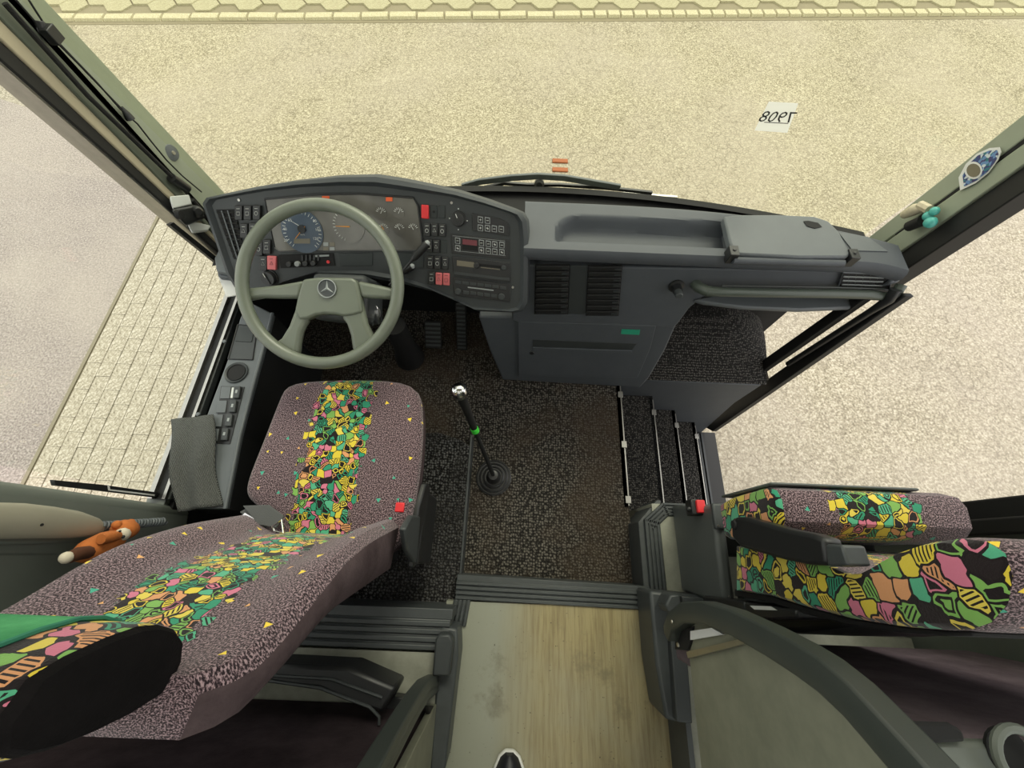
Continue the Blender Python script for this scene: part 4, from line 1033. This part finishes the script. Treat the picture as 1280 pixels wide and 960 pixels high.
# backrest: grid surface, s across, t up
def bprof(t):    # centre line (y,z)
    z = .50 + .66 * t; y = .035 - .13 * t - .065 * sst(.55, 1, t)
    return y, z
def bhalf(t): return .232 - .012 * sst(.6, 1.0, t) - .035 * max(0, (t - .9) / .1) ** 2
def backf(s, t):
    y, z = bprof(t); h = bhalf(t); x = dsx + (s * 2 - 1) * h
    w_ = abs(s * 2 - 1); bol = .045 * sst(.45, .85, w_) * (1 - .75 * sst(.3, .9, t)) - .02 * sst(.9, 1, w_)
    lum = .02 * math.exp(-((t - .25) / .15) ** 2) * (1 - w_)
    return V(x, y + bol + lum, z + bol * .25)
def backr(s, t):
    y, z = bprof(t); h = bhalf(t); return V(dsx + (s * 2 - 1) * (h - .012), y - .085 + .03 * t, z - .01)
NU, NV = 24, 26
bm_ = MB()
uvb = lambda s, t: ((s * 2 - 1) * bhalf(t), t * .72 + .9)
bm_.grid(NU, NV, backf, uvb, 0)
bm_.grid(NU, NV, lambda s, t: backr(s, t), uvb, 1)
for s in (0, 1):
    bm_.grid(5, NV, lambda a, t: backf(s, t).lerp(backr(s, t), a) + V((1 if s else -1) * .012 * math.sin(a * PI) * min(1, 6 * t, 6 * (1 - t)), 0, 0), lambda a, t: (a * .1 + .15, t * .72), 1)
for t_ in (0, 1):
    bm_.grid(NU, 4, lambda s, a: backf(s, t_).lerp(backr(s, t_), a) + V(0, 0, (1 if t_ else -1) * .02 * math.sin(a * PI) * math.sin(s * PI) ** .5), lambda s, a: ((s * 2 - 1) * .24, a * .1 + 1.7), 1 if t_ == 0 else 0)
O('backrest', bm_, ('fab', 'sidefab'), ds_, smooth=True)
O('recliner_cover', MB().slab([(-.285, .10, .42), (-.285, .09, .56), (-.285, .05, .62), (-.285, .0, .56), (-.285, -.04, .42)], (.018, 0, 0)), 'trim', ds_, bevel=.006)
# headrest with green cover
def padP(name, P, x0, x1, parent, mats, m0, mside, edge=.02, ucen=None):
    """pad from a side outline P in the plane x=x0, running to x1 (either side), edges rounded; UV in metres"""
    n = len(P); c = sum(P, V(0, 0, 0)) / n; sg = 1 if x1 > x0 else -1
    uc = (x0 + x1) / 2 if ucen is None else ucen
    mb = MB(); Ls = []
    for ins, x in ((.35, x0 - .006 * sg), (.12, x0 - .003 * sg), (.03, x0 + .006 * sg), (0, x0 + edge * sg), (0, (x0 * 3 + x1) / 4), (0, (x0 + x1) / 2), (0, x1 - edge * sg), (.03, x1 - .006 * sg), (.14, x1)):
        Ls.append([V(x, c.y + (p.y - c.y) * (1 - ins), c.z + (p.z - c.z) * (1 - ins)) for p in P])
    arc = [0]
    for i in range(n): arc.append(arc[-1] + (P[(i + 1) % n] - P[i]).length)
    for k in range(len(Ls) - 1):
        a, b = Ls[k], Ls[k + 1]; fs = [(i, (i + 1) % n, n + (i + 1) % n, n + i) for i in range(n)]
        if k < 2: mb.add(a + b, fs, m0, [[((a + b)[q].z, (a + b)[q].y) for q in f] for f in fs])
        else: mb.add(a + b, fs, mside, [[(a[i].x - uc, arc[i]), (a[i].x - uc, arc[i + 1]), (b[i].x - uc, arc[i + 1]), (b[i].x - uc, arc[i])] for i in range(n)])
    mb.add(Ls[0], [list(range(n))], m0, [[(p.z, p.y) for p in Ls[0]]]); mb.add(Ls[-1], [list(range(n))], m0, [[(p.z, p.y) for p in Ls[-1]]])
    return O(name, mb, mats, parent, smooth=True)
hpx = [(12, 885), (37, 850), (85, 820), (140, 795), (180, 781), (205, 779), (225, 785), (235, 800), (232, 825), (220, 853), (205, 869), (162, 897), (112, 922), (62, 942), (20, 953), (-15, 950), (-12, 915)]
HX = -.40
hP = [at(*p, x=HX) for p in hpx]
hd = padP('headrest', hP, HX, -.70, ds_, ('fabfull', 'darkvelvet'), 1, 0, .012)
hcn = sum(hP, V(0, 0, 0)) / len(hP)
gp = [V(0, hcn.y + (p.y - hcn.y) * 1.06, hcn.z + (p.z - hcn.z) * 1.04) for p in hP]
GXC = -.475
gm_ = MB(); nn_ = len(gp)
for xa, xb in ((GXC, -.6), (-.6, -.71)):
    gm_.add([V(xa, p.y, p.z) for p in gp] + [V(xb, p.y, p.z) for p in gp], [(j, (j + 1) % nn_, nn_ + (j + 1) % nn_, nn_ + j) for j in range(nn_)])
gm_.add([V(-.712, p.y, p.z) for p in gp], [list(range(nn_))])
O('headrest_cover', gm_, 'greencloth', ds_, smooth=True, recalc=False)
O('cover_piping', MB().tube([V(GXC, p.y, p.z) for p in gp], .003, 6, closed=True), 'teal2', ds_, smooth=True)
# belt, buckle
t = thing('seat_belt', (-.76, .1, .5), 'black seat belt with chrome tongue beside the driver cushion', 'seat belt')
bz = lambda px, py, z=.55: at(px, py, z=z)
O('webbing', MB().slab([bz(303, 632), bz(336, 631), bz(355, 645), bz(345, 660), bz(322, 656)], (0, 0, -.006)).slab([bz(299, 640, .54), bz(310, 634, .54), bz(335, 655, .54), bz(330, 663, .54)], (0, 0, -.006)), 'belt', t, bevel=.002)
O('tongue', MB().tube([bz(340, 658), bz(352, 650), bz(354, 666), bz(343, 664)], .0035, 6, closed=True), 'chrome', t)
O('tongue', MB().slab([bz(301, 646), bz(306, 641), bz(318, 648), bz(314, 655)], (0, 0, -.003)), 'chrome', t)
bq = at(500, 637, z=.50)
t = thing('seat_belt_buckle', bq, 'red and black seat belt buckle beside the driver seat', 'buckle')
O('body', MB().box(bq - V(.018, .035, .05), bq + V(.016, .016, -.004)), 'black', t, bevel=.004)
O('release_button', MB().box(bq - V(.014, .008, .006), bq + V(.013, .020, .008)), 'red', t, bevel=.003)

# ---- guide seat (folded) on the right
GX = .60
gs_ = thing('guide_seat', (GX + .22, .05, .148), 'folded guide seat in doodle fabric beside the entry steps', 'seat')
GW = .42
yc0, yc1 = at(1010, 671, z=.84).y, at(1010, 607, z=.84).y
ym = (yc0 + yc1) / 2
fP = [V(GX, a, b) for a, b in [(yc0 + .01, .575), (yc0, .60), (yc0, .78), (yc0 + .006, .82), (yc0 + .03, .845), (yc1 - .035, .85), (yc1 - .012, .84), (yc1, .81), (yc1 - .004, .65), (yc1 - .016, .575)]]
fc = padP('folded_cushion', fP, GX, GX + GW, gs_, ('fabfull', 'fab'), 0, 1, .02)
O('cushion_pan', MB().box((GX + .0, yc1 + .0, .60), (GX + GW - .08, yc1 + .007, .83)), 'boxgrey', gs_, bevel=.004)
bkp = [(915, 682), (955, 686), (990, 692), (1035, 706), (1060, 717), (1080, 716), (1105, 703), (1130, 688), (1165, 676), (1200, 671), (1235, 675), (1258, 690), (1268, 720), (1262, 755), (1240, 780), (1215, 789), (1180, 789), (1120, 784), (1060, 774), (1000, 758), (960, 745), (915, 738)]
bP = [at(*p, x=GX) for p in bkp]
padP('backrest', bP, GX, GX + GW, gs_, ('fabfull', 'fab'), 0, 1, .025)
O('backrest_shell', MB().slab([at(*p, x=GX + .012) for p in [(918, 736), (960, 744), (1000, 757), (1060, 773), (1120, 783), (1180, 789), (1215, 789), (1216, 795), (1180, 795), (1120, 790), (1060, 781), (1000, 766), (960, 752), (918, 745)]], (.40, 0, 0)), 'matte', gs_, bevel=.003)
O('seat_base', MB().box((GX + .16, .02, .148), (GX + .40, .12, .60)), 'matte', gs_, bevel=.01)
am = O('armrest', MB().slab([at(*p, x=GX - .035) for p in [(913, 656), (918, 646), (928, 646), (985, 662), (1012, 667), (1030, 673), (1033, 707), (1010, 706), (980, 700), (948, 691), (925, 684), (914, 672)]], (.035, 0, 0)), 'black', gs_, bevel=.008)
am['label'] = 'black folded armrest'
O('armrest_end', MB().slab([at(*p, x=GX - .036) for p in [(1031, 680), (1052, 681), (1060, 707), (1034, 708)]], (.04, 0, 0)), 'trim', am, bevel=.004)
O('pivot_bolt', MB().lathe(at(918, 656, x=GX - .036), (-1, 0, 0), [(0, 0), (.012, 0), (.01, .004), (0, .004)], 14), 'matte', am, smooth=True)
# console box with buckle
bxp = [at(849, 642, z=.15), at(857, 733, z=.15)]
x0 = .632
con = thing('seat_pedestal_box', (x0, .05, .148), 'dark grey pedestal box with a red buckle, beside the entry steps', 'box')
tb = [at(884, 622, z=.45), at(906, 620, z=.47), at(912, 645, z=.47), at(902, 744, z=.47)]
B = [V(x0, .20, .148), V(x0, -.09, .148)]
O('shell', MB().hexa([V(.635, .195, .15), V(.72, .195, .15), V(.72, -.10, .15), V(.635, -.10, .15), V(.625, .16, .49), V(.66, .16, .49), V(.66, -.115, .47), V(.625, -.115, .47)]), 'boxgrey', con, bevel=.012)
O('top_cap', MB().box((.622, .09, .480), (.662, .165, .500)), 'trim', con, bevel=.006)
for c_1 in ((.615, .1), (.634, .1), (.63, -.09)): O('screw', MB().lathe((c_1[0] + .015, c_1[1], .50 if c_1[1] > 0 else .472), (0, 0, 1), [(0, 0), (.004, 0), (.003, .002), (0, .002)], 8), 'alu', con)
q = at(874, 634, z=.42)
t = thing('seat_belt_buckle', q, 'red and black seat belt buckle on the pedestal box beside the entry steps', 'buckle')
O('body', MB().box(q - V(.024, .024, .05), q + V(.018, .026, 0)), 'black', t, bevel=.004)
O('release_button', MB().box(q - V(.010, .018, .005), q + V(.017, .022, .01)), 'red', t, bevel=.003)
O('stud', MB().ball(q + V(-.03, -.006, -.01), .009), 'black', t, smooth=True)
# black flap/curve between box and partition
O('lower_shroud', MB().slab([at(*p, x=.70) for p in [(918, 740), (940, 742), (985, 752), (1040, 768), (1075, 782), (1000, 790), (935, 790)]], (.3, 0, 0)), 'face', gs_, bevel=.01)
t = thing('belt_retractor', at(960, 765, y=-.17), 'flat black box with pale sticker on the front of the right partition', 'box')
rp_ = lambda px, py, y=-.17: at(px, py, y=y)
O('case', MB().slab([at(*p, x=.60) for p in [(930, 752), (955, 757), (995, 762), (996, 774), (935, 774)]], (.07, 0, 0)), 'black', t, bevel=.005)
O('arm', MB().slab([at(*p, x=.60) for p in [(878, 744), (905, 748), (930, 752), (932, 770), (905, 760), (880, 753)]], (.05, 0, 0)), 'black', t, bevel=.005)
O('sticker', MB().slab([at(*p, x=.598) for p in [(938, 757), (964, 758), (972, 763), (944, 762)]], (-.002, 0, 0)), 'white', t)

# =================================================================== PARTITIONS, RAILS, PANELS
PY = -.20
pr_ = thing('partition_wall', (.9, PY - .03, .285), 'mauve velvet partition behind the guide seat', 'partition')
O('velvet_panel', MB().box((.48, PY - .05, .45), (1.30, PY, 1.09)), 'velvet', pr_, bevel=.01)
O('top_shelf', MB().slab([(.475, PY - .0, 1.09), (1.30, PY + .00, 1.09), (1.30, PY - .5, 1.09), (.475, PY - .5, 1.09)], (0, 0, .02)), 'post', pr_, bevel=.006)
O('tray_step', MB().slab([at(*p, z=1.11) for p in [(1120, 899), (1180, 901), (1196, 910), (1200, 925), (1150, 928), (1118, 915)]], (0, 0, .008)), 'matte', pr_, bevel=.004)
cc_ = at(1278, 948, z=1.125)
O('cup_ring', MB().tube([cc_ + V(.030 * math.cos(k * PI / 12), .030 * math.sin(k * PI / 12), 0) for k in range(24)], .006, 8, closed=True), 'post', pr_, smooth=True)
O('cup_well', MB().lathe(cc_ - V(0, 0, .018), (0, 0, 1), [(0, 0), (.027, 0), (.027, .004), (0, .004)], 20), 'matte', pr_)
PYL = -.42
pl_ = thing('partition_wall', (-.65, PYL - .03, .285), 'shaded mauve velvet partition behind the driver seat', 'partition')
O('velvet_panel', MB().box((-1.08, PYL - .05, .285), (-.21, PYL, 1.08)), 'mauveshade', pl_, bevel=.01)
# side boards facing the aisle
def board(x, th, pts, label, name='side_board'):
    o = MB().slab([V(x, a, b) for a, b in pts], (th, 0, 0)); return T(O(name, o, 'board', bevel=.002), label, 'panel')
rpx0 = [(846, 777), (862, 766), (888, 766), (925, 779), (970, 802), (1010, 825), (1040, 845), (1075, 875), (1110, 912), (1150, 955), (1200, 1010)]
bp_ = [at(a - 6, b + 12, x=.455) for a, b in rpx0[3:]]
ST(O('trim_platform_side', MB().box((.545, -1.3, .15), (.56, -.2, .3)), 'trim'))
board(.455, .018, [(bp_[0].y, at(864, 840, x=.455).z)] + [(p.y, p.z) for p in bp_] + [(-1.2, bp_[-1].z + .02), (-1.2, at(866, 900, x=.455).z)], 'beige board beside the aisle under the right handrail')
board(-.185, -.02, [(-.42, .15), (-1.2, .15), (-1.2, 1.1), (-.40, 1.0)], 'beige board beside the aisle under the left handrail')
# posts / corner covers along the aisle
t = thing('corner_post', (.53, -.22, .15), 'dark plastic corner cover at the foot of the right handrail', 'cover')
O('base_cover', MB().slab([at(*p, z=.30) for p in [(812, 738), (905, 748), (908, 758), (842, 770), (838, 790), (850, 850), (856, 905), (832, 900), (820, 830)]], (0, 0, -.15)), 'trim', t, bevel=.01)
O('side_channel', MB().slab([at(*p, z=.33) for p in [(838, 790), (857, 790), (866, 905), (846, 903)]], (0, 0, -.05)), 'face', t, bevel=.004)
O('metal_track', MB().slab([at(*p, z=.16) for p in [(844, 900), (856, 900), (868, 965), (852, 965)]], (0, 0, -.02)).slab([at(*p, z=.19) for p in [(857, 900), (859, 900), (872, 965), (868, 965)]], (0, 0, -.02)), 'alu', t)
O('cap', MB().slab([at(*p, z=.40) for p in [(832, 757), (838, 743), (850, 743), (853, 760), (838, 768)]], (0, 0, -.08)), 'trim', t, bevel=.006)
O('track', MB().slab([at(*p, z=.35) for p in [(852, 745), (880, 748), (880, 754), (853, 753)]], (0, 0, -.05)), 'trim', t, bevel=.003)
O('ribbed_strip', ribbed(at(852, 748, z=.30), at(905, 752, z=.30), (0, -1, 0), (0, 0, 1), .03, 3, .004, .05), 'trim', t)
RPf = [(-.020, -.022), (.020, -.022), (.024, -.012), (.020, -.006), (.024, .004), (.020, .010), (.018, .022), (-.018, .022), (-.024, .0)]
rr = thing('handrail', (.5, -.22, .3), 'dark green-grey handrail rising above the right board of the aisle', 'handrail')
rpx = [(841, 792), (846, 777), (862, 766), (888, 766), (925, 779), (970, 802), (1010, 825), (1040, 845), (1075, 875), (1110, 912), (1150, 955), (1200, 1010)]
O('bar', MB().sweep([at(*p, x=.445) for p in rpx], RPf, (1, 0, 0)), 'darkrail', rr, bevel=.004)
O('bracket', MB().slab([at(*p, x=.45) for p in [(843, 790), (866, 782), (864, 800), (860, 813), (843, 812)]], (.012, 0, 0)), 'matte', rr, bevel=.003)
O('screw', MB().lathe(at(840, 777, x=.42), (-1, 0, 0), [(0, 0), (.005, 0), (.004, .002), (0, .002)], 10), 'alu', rr)
O('screw', MB().lathe(at(848, 806, x=.45), (-1, 0, 0), [(0, 0), (.006, 0), (.005, .003), (0, .003)], 10), 'alu', rr)
t = thing('metal_channel', at(900, 810, x=.53), 'short metal channel on top of the beige board below the right handrail', 'channel')
O('channel', MB().slab([at(*p, x=.452) for p in [(862, 815), (930, 799), (936, 805), (864, 823)]], (-.008, 0, 0)), 'alu', t)
O('label_strip', MB().slab([at(*p, x=.452) for p in [(866, 789), (893, 785), (907, 793), (866, 800)]], (-.006, 0, 0)), 'paper', t)
rl = thing('handrail', (-.2, -.35, .3), 'dark green-grey handrail rising above the left board of the aisle', 'handrail')
rpx = [(552, 850), (542, 853), (528, 862), (515, 880), (500, 905), (480, 940), (455, 985)]
O('bar', MB().sweep([at(*p, x=-.205) for p in rpx], RPf, (1, 0, 0)), 'darkrail', rl, bevel=.004)
O('bracket', MB().slab([at(*p, x=-.19) for p in [(535, 882), (552, 882), (551, 904), (540, 907)]], (-.012, 0, 0)), 'matte', rl, bevel=.003)
t = thing('corner_post', (-.17, -.3, .15), 'dark plastic corner cover at the foot of the left handrail', 'cover')
O('base_cover', MB().slab([at(*p, z=.29) for p in [(546, 790), (553, 782), (572, 786), (573, 820), (556, 965), (536, 965), (545, 850)]], (0, 0, -.14)), 'trim', t, bevel=.008)
O('cap', MB().slab([at(*p, z=.34) for p in [(544, 800), (548, 793), (562, 793), (566, 802), (562, 846), (540, 846)]], (0, 0, -.05)), 'face', t, bevel=.006)
# black bracket (footrest cover) with two bolts on the left platform
t = thing('floor_bracket', (-.45, -.33, .285), 'black moulded bracket with two pale bolts behind the driver seat', 'bracket')
bp = lambda px, py, z: at(px, py, z=z)
O('cover', MB().slab([bp(*p, .46) for p in [(270, 845), (310, 838), (335, 829), (436, 834), (495, 860), (480, 888), (476, 892), (440, 880), (400, 862), (310, 852)]], (0, 0, -.12)), 'black', t, bevel=.012)
O('ridge', MB().tube([bp(*p, .463) for p in [(300, 842), (415, 849), (478, 872)]], .004, 6).tube([bp(*p, .463) for p in [(330, 850), (400, 860), (462, 884), (474, 896), (474, 906)]], .004, 6), 'face', t, smooth=True)
O('foot', MB().slab([bp(*p, .33) for p in [(488, 870), (512, 873), (490, 910), (470, 905)]], (0, 0, -.04)), 'black', t, bevel=.004)
for p in ((504, 876.5), (487, 903)): O('bolt', MB().lathe(bp(*p, .33), (0, 0, 1), [(0, 0), (.007, 0), (.006, .004), (0, .004)], 12), 'white', t, smooth=True)

# =================================================================== HANDSET, CORD, PLUSH, SHOE
hX = XL + .06
ph = lambda px, py, o=0: at(px, py, x=hX + o)
t = thing('intercom_handset', ph(60, 650), 'large beige handset hanging on the left post behind the window', 'handset')
ax = [(-60, 650), (-20, 650), (20, 651), (60, 653), (95, 656), (118, 659), (128, 661)]
rs_ = [.030, .034, .036, .034, .030, .022, .012]
m = MB(); pts = [ph(*p) for p in ax]
rings = []; k = 16
for p, r in zip(pts, rs_): rings.append([p + V(.55 * r * math.cos(2 * PI * j / k), r * math.sin(2 * PI * j / k), 0) for j in range(k)])
vs = sum(rings, []); fs = [(i * k + j, i * k + (j + 1) % k, (i + 1) * k + (j + 1) % k, (i + 1) * k + j) for i in range(len(rings) - 1) for j in range(k)] + [list(range(k)), list(range((len(rings) - 1) * k, len(rings) * k))]
m.add(vs, fs); O('shell', m, 'handset', t, smooth=True)
O('cradle', MB().slab([ph(*p, -.03) for p in [(-60, 632), (40, 630), (100, 638), (124, 650), (112, 676), (60, 680), (-60, 682)]], (-.03, 0, 0)), 'post', t, bevel=.006)
O('microphone_hole', MB().lathe(ph(52, 656, .019), (1, 0, 0), [(0, 0), (.003, 0), (.003, .002), (0, .002)], 10), 'matte', t)
cp_ = []
A_, B_ = ph(126, 658, .0), ph(205, 652, -.01)
for i in range(0, 16 * 20 + 1):
    f = i / 320; th = i / 16 * 2 * PI; p = A_.lerp(B_, f); cp_.append(p + V(.010 * math.cos(th), .010 * math.sin(th), 0))
O('coiled_cord', MB().tube(cp_, .003, 6), 'panelgrey', t, smooth=True)
# fox plush
fo = thing('plush_fox', at(120, 680, x=XL + .08), 'small orange plush fox wedged between the driver seat and the left post', 'toy')
fx = lambda px, py, o=0: at(px, py, x=XL + .10 + o)
O('head', MB().ball(fx(156, 662), .030, 0, (1, .85, 1)).ball(fx(146, 656), .011).ball(fx(163, 654), .011), 'fox', fo, smooth=True)
O('muzzle', MB().ball(fx(153, 668, .015), .017), 'foxw', fo, smooth=True)
O('eye', MB().ball(fx(150, 664, .028), .003), 'ink', fo); O('nose', MB().ball(fx(154, 671, .032), .004), 'ink', fo)
O('body', MB().tube([fx(148, 672), fx(130, 680), fx(108, 690), fx(95, 694)], [.022, .030, .028, .015], 12), 'fox', fo, smooth=True)
O('arm', MB().tube([fx(146, 670, .02), fx(136, 672, .03), fx(126, 674, .03)], [.012, .013, .012], 10), 'fox', fo, smooth=True)
O('leg', MB().tube([fx(112, 690, .01), fx(98, 692, .02), fx(86, 697, .02)], [.015, .015, .013], 10), 'foxd', fo, smooth=True)
O('paw', MB().ball(fx(83, 697, .02), .013), 'foxw', fo, smooth=True)
# shoe of the photographer
sx, sy = .005, -.66
tip = at(637, 946, z=.20)
sh = thing('shoe', (tip.x, tip.y - .14, .148), 'toe of a black shoe with white edge standing on the aisle floor', 'shoe')
def shoe(a, b, z0, z1, w_):
    pass
m = MB(); rg = []; k = 18
for i, (yy, w_, h_) in enumerate([(0, .012, .03), (-.012, .028, .042), (-.04, .042, .055), (-.09, .046, .07), (-.16, .040, .095), (-.24, .036, .10), (-.275, .02, .08)]):
    rg.append([V(tip.x + w_ * math.cos(2 * PI * j / k), tip.y + yy, .165 + (h_ * max(-.0, math.sin(2 * PI * j / k)))) for j in range(k)])
m.add(sum(rg, []), [(i * k + j, i * k + (j + 1) % k, (i + 1) * k + (j + 1) % k, (i + 1) * k + j) for i in range(6) for j in range(k)] + [list(range(k)), list(range(6 * k, 7 * k))])
O('upper', m, 'shoe', sh, smooth=True)
so_ = [(-.275, .018), (-.24, .036), (-.16, .043), (-.09, .051), (-.04, .047), (-.012, .034), (.004, .014)]
O('sole', MB().slab([V(tip.x + w_, tip.y + yy, .149) for yy, w_ in so_] + [V(tip.x - w_, tip.y + yy, .149) for yy, w_ in reversed(so_)], (0, 0, .022)), 'paper', sh, bevel=.006)
